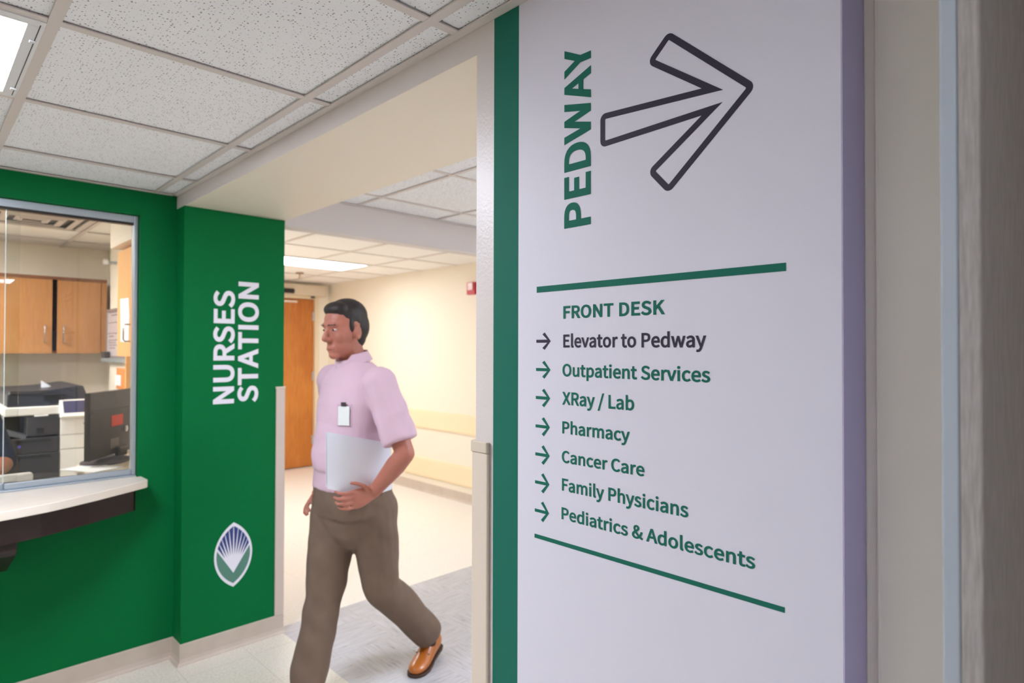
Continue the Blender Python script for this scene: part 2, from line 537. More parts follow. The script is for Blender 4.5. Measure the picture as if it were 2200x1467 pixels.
# ---------------------------------------------------------------- lettering
# glyph outlines: advance, contours of [left handle, point, right handle] in units of 1/700 cap height
GLYPHS = json.loads('''{"&":[649,[[[121,-12,247,-12,329,-12],[395,19,449,68,506,28],[561,0,610,-12,618,12],[626,36,633,60,594,71],[549,94,502,127,558,200],[598,285,625,377,597,377],[570,377,543,377,521,297],[488,228,445,171,379,225],[313,295,267,368,346,424],[425,483,425,575,425,656],[374,712,287,712,191,712],[127,641,127,548,127,498],[144,441,173,384,100,334],[34,276,34,181,34,69]],[[323,174,392,114,351,79],[306,57,258,57,180,57],[119,108,119,186,119,241],[159,284,208,323,257,247]],[[299,469,235,425,214,468],[202,511,202,549,202,606],[235,651,288,651,335,651],[354,614,354,573,354,511]]]],"/":[374,[[[106,139,11,-171,32,-171],[53,-171,74,-171,170,139],[265,449,360,758,339,758],[318,758,297,758,202,449]]]],"A":[581,[[[83,233,4,0,33,0],[63,0,93,0,115,71],[138,143,160,214,246,214],[331,214,416,214,439,143],[461,71,483,0,514,0],[546,0,577,0,498,233],[418,467,339,700,306,700],[273,700,241,700,162,467]],[[253,284,182,284,194,320],[205,356,217,392,242,471],[267,546,288,628,311,547],[335,471,361,392,372,356],[383,320,394,284,324,284]]]],"C":[609,[[[185,-12,360,-12,451,-12],[520,24,575,88,559,107],[542,125,526,144,481,95],[431,65,364,65,230,65],[146,176,146,352,146,527],[235,635,367,635,427,635],[473,608,510,569,526,588],[542,607,558,626,518,671],[451,712,366,712,188,712],[55,576,55,350,55,122]]]],"D":[657,[[[96,233,96,0,156,0],[216,0,275,0,486,0],[601,131,601,352,601,576],[486,700,271,700,213,700],[155,700,96,700,96,467]],[[211,73,184,73,184,258],[184,443,184,628,211,628],[237,628,264,628,429,628],[510,530,510,352,510,176],[429,73,264,73,237,73]]]],"E":[562,[[[96,233,96,0,234,0],[372,0,510,0,510,25],[510,50,510,75,401,75],[293,75,184,75,184,160],[184,245,184,330,273,330],[361,330,450,330,450,356],[450,381,450,406,361,406],[273,406,184,406,184,479],[184,552,184,626,289,626],[394,626,499,626,499,650],[499,675,499,700,365,700],[231,700,96,700,96,467]]]],"F":[527,[[[96,233,96,0,126,0],[155,0,184,0,184,105],[184,209,184,314,273,314],[363,314,452,314,452,339],[452,364,452,389,363,389],[273,389,184,389,184,468],[184,547,184,626,289,626],[394,626,499,626,499,650],[499,675,499,700,365,700],[231,700,96,700,96,467]]]],"I":[280,[[[96,233,96,0,126,0],[155,0,184,0,184,233],[184,467,184,700,155,700],[126,700,96,700,96,467]]]],"K":[617,[[[96,233,96,0,126,0],[155,0,184,0,184,74],[184,148,184,222,224,269],[265,317,305,365,375,243],[445,122,515,0,548,0],[580,0,613,0,529,145],[444,290,360,435,433,523],[506,612,580,700,546,700],[513,700,479,700,382,583],[283,466,185,349,185,466],[184,583,184,700,155,700],[126,700,96,700,96,467]]]],"L":[519,[[[96,233,96,0,228,0],[359,0,491,0,491,25],[491,50,491,75,389,75],[286,75,184,75,184,284],[184,492,184,700,155,700],[126,700,96,700,96,467]]]],"N":[690,[[[96,233,96,0,124,0],[152,0,180,0,180,123],[180,245,180,368,180,441],[175,516,171,586,196,538],[223,490,248,442,333,295],[418,147,503,0,534,0],[564,0,594,0,594,233],[594,467,594,700,566,700],[538,700,510,700,510,579],[510,457,510,336,510,264],[515,184,520,115,494,163],[467,211,442,259,357,406],[272,553,186,700,156,700],[126,700,96,700,96,467]]]],"O":[709,[[[179,-12,354,-12,530,-12],[653,128,653,352,653,577],[530,712,354,712,179,712],[55,577,55,352,55,128]],[[480,65,354,65,228,65],[146,178,146,352,146,527],[228,635,354,635,480,635],[562,527,562,352,562,178]]]],"P":[605,[[[96,233,96,0,126,0],[155,0,184,0,184,93],[184,186,184,279,223,279],[261,279,300,279,454,279],[558,347,558,495,558,647],[453,700,296,700,230,700],[163,700,96,700,96,467]],[[219,350,184,350,184,443],[184,536,184,628,218,628],[251,628,285,628,408,628],[470,597,470,495,470,394],[412,350,288,350,254,350]]]],"R":[606,[[[223,368,184,368,184,455],[184,541,184,628,223,628],[263,628,302,628,412,628],[472,596,472,504,472,413],[412,368,302,368,263,368]],[[424,99,480,0,513,0],[547,0,580,0,520,102],[461,204,402,307,497,329],[560,394,560,504,560,649],[457,700,315,700,242,700],[169,700,96,700,96,467],[96,233,96,0,126,0],[155,0,184,0,184,99],[184,198,184,297,226,297],[268,297,310,297,367,198]]]],"S":[569,[[[191,-12,290,-12,436,-12],[528,75,528,186,528,290],[465,338,384,373,351,388],[318,402,285,416,230,439],[168,465,168,534,168,596],[220,635,299,635,364,635],[415,610,458,570,474,589],[489,608,504,626,456,677],[382,712,299,712,172,712],[78,635,78,527,78,425],[156,375,221,348,254,333],[287,318,321,304,388,274],[438,251,438,179,438,111],[384,65,291,65,219,65],[148,99,98,152,81,131],[63,111,46,91,106,28]]]],"T":[572,[[[242,209,242,0,271,0],[301,0,330,0,330,209],[330,417,330,626,401,626],[472,626,542,626,542,650],[542,675,542,700,371,700],[201,700,30,700,30,675],[30,650,30,626,100,626],[171,626,242,626,242,417]]]],"U":[689,[[[202,-12,345,-12,487,-12],[596,64,596,288,596,426],[596,563,596,700,568,700],[539,700,511,700,511,562],[511,424,511,286,511,118],[437,65,345,65,253,65],[181,118,181,286,181,424],[181,562,181,700,152,700],[123,700,94,700,94,563],[94,426,94,288,94,64]]]],"W":[838,[[[124,233,173,0,208,0],[243,0,278,0,313,141],[347,281,382,422,393,477],[409,528,419,582,431,528],[443,477,456,422,491,281],[526,141,562,0,597,0],[633,0,668,0,717,233],[765,467,813,700,785,700],[757,700,729,700,704,573],[678,446,653,319,641,244],[624,168,612,92,595,168],[577,244,560,319,527,446],[495,573,462,700,435,700],[408,700,381,700,349,573],[317,446,285,319,267,244],[248,168,233,92,219,168],[203,244,189,319,165,446],[140,573,116,700,85,700],[55,700,25,700,74,467]]]],"X":[547,[[[84,121,16,0,47,0],[79,0,110,0,143,63],[177,126,210,189,228,224],[248,260,268,303,291,260],[312,224,330,189,365,126],[400,63,435,0,467,0],[499,0,532,0,463,119],[395,238,327,357,390,471],[454,586,518,700,487,700],[456,700,425,700,394,640],[363,581,331,521,314,489],[299,459,280,418,257,459],[241,489,223,521,191,581],[159,640,127,700,95,700],[62,700,30,700,93,587],[157,475,221,362,152,241]]]],"Y":[507,[[[209,90,209,0,238,0],[268,0,297,0,297,90],[297,181,297,271,367,414],[438,557,508,700,477,700],[447,700,416,700,386,634],[357,568,327,502,305,451],[279,401,254,349,229,401],[206,451,183,502,153,568],[123,634,93,700,61,700],[30,700,-1,700,69,557],[139,414,209,271,209,181]]]],"a":[538,[[[120,-12,207,-12,271,-12],[330,21,380,62,384,41],[387,21,390,0,414,0],[437,0,461,0,461,106],[461,213,461,319,461,448],[409,532,282,532,198,532],[125,495,78,464,89,444],[101,424,112,404,153,432],[207,459,267,459,352,459],[374,395,374,329,154,304],[56,247,56,135,56,41]],[[282,58,232,58,180,58],[140,81,140,140,140,207],[200,250,374,270,374,222],[374,174,374,126,324,81]]]],"b":[590,[[[268,-12,316,-12,435,-12],[541,90,541,267,541,428],[469,532,335,532,277,532],[220,499,172,459,173,490],[174,521,176,552,176,621],[176,691,176,760,146,760],[117,760,88,760,88,507],[88,253,88,0,111,0],[134,0,158,0,160,18],[165,36,167,53,212,12]],[[388,61,302,61,267,61],[221,74,176,115,176,206],[176,297,176,388,224,434],[270,458,313,458,413,458],[451,382,451,266,451,138]]]],"c":[487,[[[155,-12,292,-12,354,-12],[414,12,460,53,448,72],[435,92,422,112,390,83],[348,60,300,60,204,60],[139,139,139,259,139,378],[208,458,303,458,343,458],[376,440,406,414,421,433],[435,452,450,471,414,503],[367,532,299,532,165,532],[50,432,50,259,50,87]]]],"d":[592,[[[135,-12,265,-12,327,-12],[384,21,424,61,426,41],[430,20,433,0,456,0],[480,0,504,0,504,253],[504,507,504,760,475,760],[446,760,416,760,416,694],[416,627,416,561,418,531],[420,501,421,472,375,509],[336,532,275,532,157,532],[51,427,51,259,51,86]],[[331,61,284,61,193,61],[140,135,140,260,140,378],[207,458,290,458,333,458],[373,443,416,404,416,313],[416,223,416,132,373,84]]]],"e":[529,[[[159,-12,298,-12,368,-12],[423,11,468,40,458,60],[448,79,437,98,398,73],[358,57,308,57,209,57],[141,128,136,239,252,239],[369,239,485,239,487,252],[489,269,489,288,489,436],[414,532,282,532,163,532],[50,428,50,259,50,88]],[[227,301,135,301,145,404],[210,462,284,462,365,462],[413,406,413,301,320,301]]]],"h":[580,[[[88,253,88,0,117,0],[146,0,176,0,176,125],[176,251,176,376,227,429],[264,456,317,456,386,456],[415,414,415,317,415,211],[415,106,415,0,444,0],[473,0,502,0,502,110],[502,219,502,329,502,460],[453,532,344,532,273,532],[220,493,172,445,173,481],[174,516,176,552,176,621],[176,691,176,760,146,760],[117,760,88,760,88,507]]]],"i":[263,[[[88,173,88,0,117,0],[146,0,176,0,176,173],[176,346,176,519,146,519],[117,519,88,519,88,346]],[[97,626,132,626,166,626],[190,648,190,684,190,717],[166,740,132,740,97,740],[74,717,74,684,74,648]]]],"l":[271,[[[115,-12,180,-12,203,-12],[218,-9,230,-5,226,18],[222,40,218,62,208,60],[204,60,200,60,186,60],[176,71,176,97,176,318],[176,539,176,760,146,760],[117,760,88,760,88,541],[88,322,88,103,88,30]]]],"m":[884,[[[88,173,88,0,117,0],[146,0,176,0,176,125],[176,251,176,376,223,430],[266,456,306,456,371,456],[402,414,402,317,402,211],[402,106,402,0,431,0],[460,0,489,0,489,125],[489,251,489,376,538,430],[580,456,620,456,686,456],[716,414,716,317,716,211],[716,106,716,0,745,0],[774,0,803,0,803,110],[803,219,803,329,803,460],[753,532,647,532,583,532],[529,491,475,433,454,494],[412,532,331,532,269,532],[215,493,169,443,166,468],[162,493,159,519,136,519],[112,519,88,519,88,346]]]],"n":[583,[[[88,173,88,0,117,0],[146,0,176,0,176,125],[176,251,176,376,227,429],[264,456,317,456,386,456],[415,414,415,317,415,211],[415,106,415,0,444,0],[473,0,502,0,502,110],[502,219,502,329,502,460],[453,532,344,532,273,532],[218,493,169,443,166,468],[162,493,159,519,136,519],[112,519,88,519,88,346]]]],"o":[579,[[[162,-12,289,-12,416,-12],[529,87,529,259,529,432],[416,532,289,532,162,532],[50,432,50,259,50,87]],[[379,60,289,60,200,60],[139,139,139,259,139,378],[200,458,289,458,379,458],[440,378,440,259,440,139]]]],"p":[592,[[[88,27,88,-219,117,-219],[146,-219,176,-219,176,-160],[176,-102,176,-43,175,-13],[174,18,173,48,220,9],[269,-12,316,-12,435,-12],[541,90,541,267,541,428],[469,532,335,532,275,532],[216,498,169,458,166,478],[162,498,159,519,136,519],[112,519,88,519,88,273]],[[388,61,302,61,267,61],[222,74,176,115,176,206],[176,297,176,388,225,434],[270,458,313,458,413,458],[451,382,451,266,451,138]]]],"r":[371,[[[88,173,88,0,117,0],[146,0,176,0,176,111],[176,222,176,333,210,421],[263,454,306,454,328,454],[339,451,356,445,362,470],[367,495,372,520,356,529],[340,532,317,532,260,532],[205,490,169,424,166,456],[162,487,159,519,136,519],[112,519,88,519,88,346]]]],"s":[447,[[[150,-12,223,-12,346,-12],[412,57,412,141,412,240],[330,270,254,299,196,321],[142,340,142,389,142,430],[173,464,239,464,285,464],[321,444,356,418,370,436],[384,455,398,473,359,505],[302,532,238,532,124,532],[59,467,59,385,59,296],[137,262,210,235,267,214],[329,189,329,137,329,92],[295,55,226,55,164,55],[118,80,73,117,59,98],[45,79,31,59,79,18]]]],"t":[360,[[[140,-12,250,-12,283,-12],[317,-3,347,7,341,29],[335,51,329,73,312,65],[289,58,270,58,210,58],[190,95,190,158,190,254],[190,351,190,448,237,448],[284,448,331,448,331,471],[331,495,331,519,284,519],[237,519,190,519,190,567],[190,616,190,665,166,665],[142,665,117,665,114,616],[111,567,108,519,81,517],[53,515,26,514,26,492],[26,470,26,448,52,448],[77,448,103,448,103,352],[103,256,103,160,103,56]]]],"u":[580,[[[130,-12,240,-12,310,-12],[364,25,412,81,414,54],[418,27,420,0,444,0],[469,0,493,0,493,173],[493,346,493,519,464,519],[435,519,406,519,406,396],[406,273,406,151,356,90],[319,63,265,63,197,63],[168,104,168,201,168,307],[168,413,168,519,139,519],[110,519,80,519,80,409],[80,300,80,190,80,57]]]],"v":[498,[[[137,173,200,0,234,0],[268,0,302,0,363,173],[424,346,485,519,456,519],[428,519,399,519,366,420],[334,322,301,223,286,173],[266,120,250,71,236,120],[217,173,201,223,168,322],[136,420,103,519,73,519],[43,519,12,519,75,346]]]],"w":[766,[[[122,173,170,0,204,0],[237,0,271,0,296,93],[320,185,345,278,358,328],[372,376,382,429,394,376],[407,329,420,280,445,187],[470,93,495,0,530,0],[565,0,601,0,647,173],[694,346,741,519,713,519],[685,519,657,519,632,419],[607,319,582,219,570,169],[558,122,548,74,536,122],[521,169,509,219,482,319],[455,419,428,519,399,519],[371,519,343,519,316,419],[289,319,262,219,249,169],[236,122,225,74,214,122],[202,169,192,219,166,319],[140,419,115,519,85,519],[55,519,26,519,74,346]]]],"y":[498,[[[73,-223,96,-223,200,-223],[254,-145,290,-44,355,144],[420,331,485,519,457,519],[428,519,400,519,369,423],[338,327,307,231,293,184],[276,132,262,84,244,133],[224,185,208,231,173,327],[138,423,103,519,73,519],[43,519,12,519,82,345],[151,172,221,-1,217,-14],[213,-27,209,-40,187,-104],[151,-152,93,-152,78,-152],[63,-147,53,-143,47,-166],[41,-190,35,-213,52,-220]]]]," ":[214,[]]}''')


def curve_mesh(splines, offset=0.0):
    """closed planar outlines (bezier triples or plain points) -> filled flat mesh"""
    cu = bpy.data.curves.new('tmp', 'CURVE')
    cu.dimensions = '2D'
    cu.fill_mode = 'BOTH'
    cu.resolution_u = 6
    cu.offset = offset
    cu.extrude = 0.001
    for pts in splines:
        if len(pts[0]) == 6:
            s = cu.splines.new('BEZIER')
            s.bezier_points.add(len(pts) - 1)
            for q, p in zip(s.bezier_points, pts):
                q.handle_left = (p[0], p[1], 0)
                q.co = (p[2], p[3], 0)
                q.handle_right = (p[4], p[5], 0)
        else:
            s = cu.splines.new('POLY')
            s.points.add(len(pts) - 1)
            for q, p in zip(s.points, pts):
                q.co = (p[0], p[1], 0, 1)
        s.use_cyclic_u = True
    t = bpy.data.objects.new('tmp', cu)
    COL.objects.link(t)
    dg = bpy.context.evaluated_depsgraph_get()
    me = bpy.data.meshes.new_from_object(t.evaluated_get(dg))
    bpy.data.objects.remove(t)
    bpy.data.curves.remove(cu)
    return me


def place(name, me, m, parent, org, ux, uy, nrm, sx=1.0, sy=1.0, thick=0.0005):
    org, ux, uy, nrm = Vector(org), Vector(ux), Vector(uy), Vector(nrm)
    for v in me.vertices:
        v.co = org + ux * (v.co.x * sx) + uy * (v.co.y * sy) + nrm * (thick if v.co.z > 0 else 0.0)
    me.materials.clear()
    me.materials.append(m)
    for p in me.polygons:
        p.material_index = 0
    me.name = name
    return link(name, me, parent)


def text_splines(s, track=0.0):
    x, out = 0.0, []
    for ch in s:
        adv, cs = GLYPHS[ch]
        for c in cs:
            out.append([[(p[k] + (x if k % 2 == 0 else 0)) / 700 for k in range(6)] for p in c])
        x += adv + track
    return out


def area(c):
    p = [(q[2], q[3]) for q in c]
    return sum(p[i - 1][0] * p[i][1] - p[i][0] * p[i - 1][1] for i in range(len(p))) / 2


def within(pt, c):
    x, y = pt
    p, r = [(q[2], q[3]) for q in c], False
    for i in range(len(p)):
        (x0, y0), (x1, y1) = p[i - 1], p[i]
        if (y0 > y) != (y1 > y) and x < (x1 - x0) * (y - y0) / (y1 - y0) + x0:
            r = not r
    return r


def prev(P, p):
    i = next(k for k, v in enumerate(P) if v is p)
    return P[i - 1]


def text_mesh(cs, bold):
    """outlines may overlap inside a glyph: fill every stroke with its own counters, then join"""
    sg = [area(c) for c in cs]
    big = max(sg, key=abs)
    outer = [i for i, v in enumerate(sg) if v * big > 0]
    holes = {i: [] for i in outer}
    for i, v in enumerate(sg):
        if i not in holes:
            own = [k for k in outer if within((cs[i][0][2], cs[i][0][3]), cs[k])]
            if own:
                holes[min(own, key=lambda k: abs(sg[k]))].append(i)
    V2, F2, keep = [], [], []

    def face(pts, kind):
        pts = [Vector((p[0], p[1])) for p in pts]
        if sum(pts[i - 1].cross(pts[i]) for i in range(len(pts))) < 0:
            pts.reverse()
        F2.append(list(range(len(V2), len(V2) + len(pts))))
        V2.extend(Vector((p[0], p[1])) for p in pts)
        keep.append(kind)

    for k, c in enumerate(cs):
        P = []
        for p, q in zip(c, c[1:] + c[:1]):
            a, h0, h1, d = (Vector((p[2], p[3])), Vector((p[4], p[5])), Vector((q[0], q[1])), Vector((q[2], q[3])))
            ch = (d - a).normalized() if (d - a).length > 1e-6 else Vector((1, 0))
            straight = abs(ch.cross(h0 - a)) < 0.003 and abs(ch.cross(h1 - a)) < 0.003
            for t in ([0] if straight else [j / 7 for j in range(7)]):
                P.append(a * (1 - t) ** 3 + h0 * 3 * t * (1 - t) ** 2 + h1 * 3 * t * t * (1 - t) + d * t ** 3)
        face(P, ('o', k) if k in holes else ('h', [o for o in holes if k in holes[o]]))
        P = [p for i, p in enumerate(P) if (p - P[i - 1]).length > 1e-6]
        for p, q in zip(P, P[1:] + P[:1]):              # heavier weight: a band along every outline
            if (q - p).length < 1e-6:
                continue
            n = Vector((p.y - q.y, q.x - p.x)).normalized() * bold
            face((p + n, p - n, q - n, q + n), ('b', 0))
            e0 = (p - prev(P, p)).normalized()
            e1 = (q - p).normalized()
            if e0.dot(e1) < 0.94 and e0.dot(e1) > -0.8:     # square corners
                n0, n1 = Vector((-e0.y, e0.x)), Vector((-e1.y, e1.x))
                sd = -1 if e0.cross(e1) > 0 else 1
                mi = (n0 + n1).normalized()
                face((p, p + n0 * bold * sd, p + mi * (bold * sd / mi.dot(n0)), p + n1 * bold * sd), ('b', 0))
            face([(p.x + bold * math.cos(math.pi * (j + 0.5) / 4), p.y + bold * math.sin(math.pi * (j + 0.5) / 4)) for j in range(8)], ('b', 0))
    vs, _, fs, _, _, own = geometry.delaunay_2d_cdt(V2, [], F2, 1, 1e-6, True)
    bm = bmesh.new()
    bv = [bm.verts.new((v.x, v.y, 0.001)) for v in vs]
    for f, ids in zip(fs, own):
        kinds = [keep[i] for i in ids]
        ok = any(t == 'b' for t, _ in kinds)
        if not ok:
            cut = [o for t, v in kinds if t == 'h' for o in v]
            ok = any(t == 'o' and v not in cut for t, v in kinds)
        if ok:
            bm.faces.new([bv[i] for i in f])
    for v in [v for v in bm.verts if not v.link_faces]:
        bm.verts.remove(v)
    me = bpy.data.meshes.new('text')
    bm.to_mesh(me)
    bm.free()
    return me


def lettering(name, s, m, parent, org, ux, uy, nrm, width, cap, bold=0.03, track=0.0, thick=0.0005):
    me = text_mesh(text_splines(s, track), bold)
    xs = [v.co.x for v in me.vertices]
    x0, x1 = min(xs), max(xs)
    for v in me.vertices:
        v.co.x -= x0
        v.co.y += bold
    return place(name, me, m, parent, org, ux, uy, nrm, width / (x1 - x0), cap / (1 + 2 * bold), thick)


# ---------------------------------------------------------------- material list
M_GREEN = mat('green_wall_paint', (0, 107, 55), 0.6, spec=0.12, bump=0.12, bscale=260)
M_CREAM = mat('cream_wall_paint', (234, 224, 207), 0.5, bump=0.2, bscale=220)
M_WARM = mat('corridor_wall_paint', (232, 222, 204), 0.5, bump=0.15, bscale=220)
M_TAUPE = mat('taupe_beam_paint', (214, 207, 206), 0.6, bump=0.1, bscale=220)
M_STRIP = mat('pale_gloss_wall_paint', (220, 211, 208), 0.36, bump=0.35, bscale=140)
M_OFFICE = mat('office_wall_paint', (246, 237, 222), 0.6)
M_BASE = mat('vinyl_cove_base', (196, 182, 168), 0.5, var=0.06, vscale=9)
M_GUARD = mat('corner_guard_vinyl', (224, 209, 193), 0.45, bump=0.05, bscale=500)
M_RAIL = mat('crash_rail_vinyl', (238, 216, 180), 0.45)
M_GRID = mat('ceiling_grid_enamel', (212, 203, 198), 0.45, bump=0.03, bscale=300)
M_WHITE = mat('white_enamel', (225, 226, 228), 0.4)
M_TILE = ceiling_tile('fissured_ceiling_tile', (246, 246, 248), (134, 128, 126), 0.55)
M_TILE2 = ceiling_tile('corridor_ceiling_tile', (248, 246, 243), (206, 198, 190), 0.4)
M_SIGN = mat('sign_vinyl_white', (226, 223, 236), 0.5, spec=0.3, bump=0.02, bscale=150)
M_TEAL = mat('sign_vinyl_green', (36, 110, 93), 0.6, spec=0.1)
M_INK = mat('sign_vinyl_charcoal', (58, 54, 70), 0.5, spec=0.2)
M_EDGE_SHADE = mat('sign_edge_shade', (202, 189, 220), 0.55)  # sign vinyl on the end face, its shade put into the purple tone
M_JAMB = mat('frame_beige_enamel', (244, 236, 222), 0.3, bump=0.06, bscale=400)
M_FABRIC = fabric('textile_wallcovering', (184, 179, 178), (158, 152, 149))
M_TRIM = mat('pale_blue_trim', (178, 188, 200), 0.35)
M_ALU = mat('brushed_aluminium', (178, 188, 196), 0.38, metal=0.55)
M_BLACK = mat('black_plastic', (34, 31, 31), 0.35)
M_CHAR = mat('charcoal_plastic', (62, 58, 60), 0.4)
M_NAVYP = mat('navy_grey_plastic', (52, 54, 66), 0.35)
M_PLAST = mat('white_plastic', (240, 236, 232), 0.4)
M_PAPER = mat('white_paper', (244, 244, 246), 0.8)
M_PAPERB = mat('bluish_paper', (226, 230, 240), 0.8)
M_CHROME = mat('chrome', (200, 200, 202), 0.2, metal=1.0)
M_OAK = wood('orange_door_veneer', (174, 98, 34), (204, 134, 58), 'Z', 0.35, 4, 9)
M_MAPLE = wood('maple_cabinet', (178, 122, 74), (194, 142, 92), 'Z', 0.35, 5, 10)
M_MAPLEL = wood('light_maple_cabinet', (236, 176, 112), (246, 192, 130), 'Z', 0.35, 5, 10)
M_BROWN = wood('cabinet_carcass_brown', (120, 76, 52), (140, 92, 62), 'X', 0.5, 5, 10)
M_MAHOG = wood('dark_mahogany', (24, 8, 10), (40, 14, 15), 'X', 0.42, 5, 14)
M_STONE = mat('pale_laminate_counter', (236, 226, 212), 0.3, var=0.03, vscale=14)

# ---------------------------------------------------------------- floor
M_FLOOR = floor_tile('speckled_vinyl_tile', (232, 226, 213), (212, 205, 192), (180, 172, 158), False)
M_FHALL = floor_tile('streaked_vinyl_tile', (194, 193, 197), (172, 171, 174), (86, 84, 88), True, tile=0.32, rough=0.28, joint=(186, 182, 180))
M_FCORR = floor_tile('beige_vinyl_tile', (240, 235, 226), (228, 221, 209), (208, 198, 182), False, rough=0.25, joint=(226, 214, 196))
YB = 3.41
b = MB()
b.box(-3.2, XB, -8, G + 2.45, -0.05, 0, 0)
b.box(XB, 3.6, -8, 0.3, -0.05, 0, 0)
b.box(XB, XH + 0.1, 0.3, YB, -0.05, 0, 1)
b.box(XB, XH + 0.1, YB, YF + 0.1, -0.05, 0, 2)
struct(obj('floor', b, [M_FLOOR, M_FHALL, M_FCORR]))

# ---------------------------------------------------------------- room ceiling and its grid
GX = [0.885 - T * k for k in range(7)] + [0.885 + T * k for k in (1, 2, 3, 4)]
GY = [1.823 + T * k for k in range(-15, 3)]


def grid_bars(xs, ys, x0, x1, y0, y1, z, wd=0.026):
    m = MB()
    for x in xs:
        if x0 < x < x1:
            m.box(x - wd / 2, x + wd / 2, y0, y1, z, z + 0.004)
            m.box(x - 0.002, x + 0.002, y0, y1, z + 0.004, z + 0.04)
    xe = sorted([x for x in xs if x0 < x < x1] + [x0 - wd / 2, x1 + wd / 2])
    for y in ys:
        if y0 < y < y1:
            for a, c in zip(xe[:-1], xe[1:]):
                m.box(a + wd / 2, c - wd / 2, y - wd / 2, y + wd / 2, z + 0.0006, z + 0.004)
    return m


LIGHTS = [(-0.3965, 0.245, 1.823), (-1.037, 0.245, -0.739), (-1.037, 0.245, -3.301), (-1.037, 0.245, -5.86), (-2.318, -1.6775, 0.542)]
b = MB()
b.box(-3.2, X0, 0.3, G, HC + 0.008, HC + 0.03)
b.box(-3.2, 3.6, -8, 0.3, HC + 0.008, HC + 0.03)
ceil = struct(obj('ceiling', b, M_TILE))
g = grid_bars(GX, GY, -3.2, X0, 0.3, G, HC)
g2 = grid_bars(GX, GY, -3.2, 3.6, -8, 0.3, HC)
g.add(g2.v, g2.f)
g.box(X0 - 0.024, X0 - 0.0005, 0.3066, G, HC - 0.001, HC + 0.003)       # wall angle along the opening
g.box(-3.2, X0, G - 0.022, G - 0.0005, HC - 0.001, HC + 0.003)
obj('ceiling_grid', g, M_GRID, ceil)


def troffer(x0, x1, y0, y1, z, em, label, latch=False, name='ceiling_light'):
    t = thing(name, label, 'ceiling light', ((x0 + x1) / 2, (y0 + y1) / 2, z), 'recessed fluorescent ceiling lights')
    x0 += 0.013; x1 -= 0.013; y0 += 0.013; y1 -= 0.013
    m = MB()
    fw = 0.034
    m.box(x0, x1, y0, y0 + fw, z - 0.002, z + 0.006)
    m.box(x0, x1, y1 - fw, y1, z - 0.002, z + 0.006)
    m.box(x0, x0 + fw, y0 + fw, y1 - fw, z - 0.002, z + 0.006)
    m.box(x1 - fw, x1, y0 + fw, y1 - fw, z - 0.002, z + 0.006)
    obj('frame', m, M_WHITE, t, 0.001)
    m = MB()
    m.box(x0 + fw, x1 - fw, y0 + fw, y1 - fw, z + 0.0, z + 0.004)
    obj('diffuser', m, em, t)
    if latch:
        m = MB()
        m.box(x1 - 0.011, x1 - 0.009, y0 + 0.02, y1 - 0.02, z - 0.0032, z - 0.002)
        obj('hinge_seam', m, M_CHAR, t)
        for yy in (0.2, 0.85):
            m = MB()
            m.box(x1 - 0.02, x1 - 0.006, y0 + yy * (y1 - y0), y0 + yy * (y1 - y0) + 0.012, z - 0.006, z - 0.002)
            obj('latch', m, M_WHITE, t, 0.001)
    return t


E_ROOM = emit('room_lamp_diffuser', ROOM_COL, ROOM_LIGHT)
E_SIDE_FILL = emit('side_fill_diffuser', ROOM_COL, SIDE_FILL)  # unseen side lamp, added to brighten the room
E_FRONT = emit('front_lamp_diffuser', ROOM_COL, FRONT_LIGHT)
E_HALL = emit('hall_lamp_diffuser', HALL_COL, HALL_LIGHT)
E_CORR = emit('corridor_lamp_diffuser', CORR_COL, CORR_LIGHT)
E_OFF = emit('office_lamp_diffuser', OFFICE_COL, OFFICE_LIGHT)
LBL = ['lit recessed ceiling light at the top left, before the green window wall',
       'lit ceiling light over the room, second row back from the green wall',
       'lit ceiling light over the room, third row back from the green wall',
       'lit ceiling light over the room, last row back from the green wall',
       'added unseen fill light in the room ceiling, nearest the left wall']
for i, (a, c, y) in enumerate(LIGHTS):
    troffer(a, c, y, y + (2 * T if i == 4 else T), HC, (E_FRONT, E_ROOM, E_ROOM, E_ROOM, E_SIDE_FILL)[i], LBL[i], i == 0)

E_REAR = emit('rear_lamp_diffuser', ROOM_COL, REAR_LIGHT)
troffer(0.62, 0.92, -2.5, -1.9, HC, E_REAR, 'small bright ceiling light a little behind the near partition')

# ---------------------------------------------------------------- walls of the room
WX0, WX1, WZ0, WZ1 = -0.86, 0.8185, 0.9, 2.232      # window opening
GT = 0.16
b = MB()
b.box(-3.2, WX0, G, G + GT, 0, HC + 0.05)
b.box(WX1, X0 + 0.02, G, G + GT, 0, HC + 0.05)
b.box(WX0, WX1, G, G + GT, 0, WZ0)
b.box(WX0, WX1, G, G + GT, WZ1, HC + 0.05)
struct(obj('wall_window', b, M_GREEN))
b = MB()
b.box(X0, XB, GP, G + GT, 0, HS)
struct(obj('wall_jamb', b, M_GREEN, bevel=0.003))
b = MB()
b.box(X0 + 0.001, XB, YE, G + GT, HS, HH + 0.2, 0)
b.box(X0, X0 + 0.001, YE, G + GT, HS, HH + 0.2, 1)
struct(obj('wall_header', b, [M_CREAM, M_STRIP]))
b = MB()
b.box(X0, XB, YSR, YE, 0, HH + 0.2)
struct(obj('wall_right', b, M_STRIP))
b = MB(); b.box(-3.3, -3.2, -8, G, 0, HC + 0.05)
struct(obj('wall_left', b, M_CREAM))
b = MB(); b.box(-3.3, 3.7, -8.1, -8, 0, HC + 0.05)
struct(obj('wall_rear', b, M_CREAM))
b = MB(); b.box(3.6, 3.7, -8, 0.2, 0, HC + 0.05)
struct(obj('wall_far_right', b, M_CREAM))

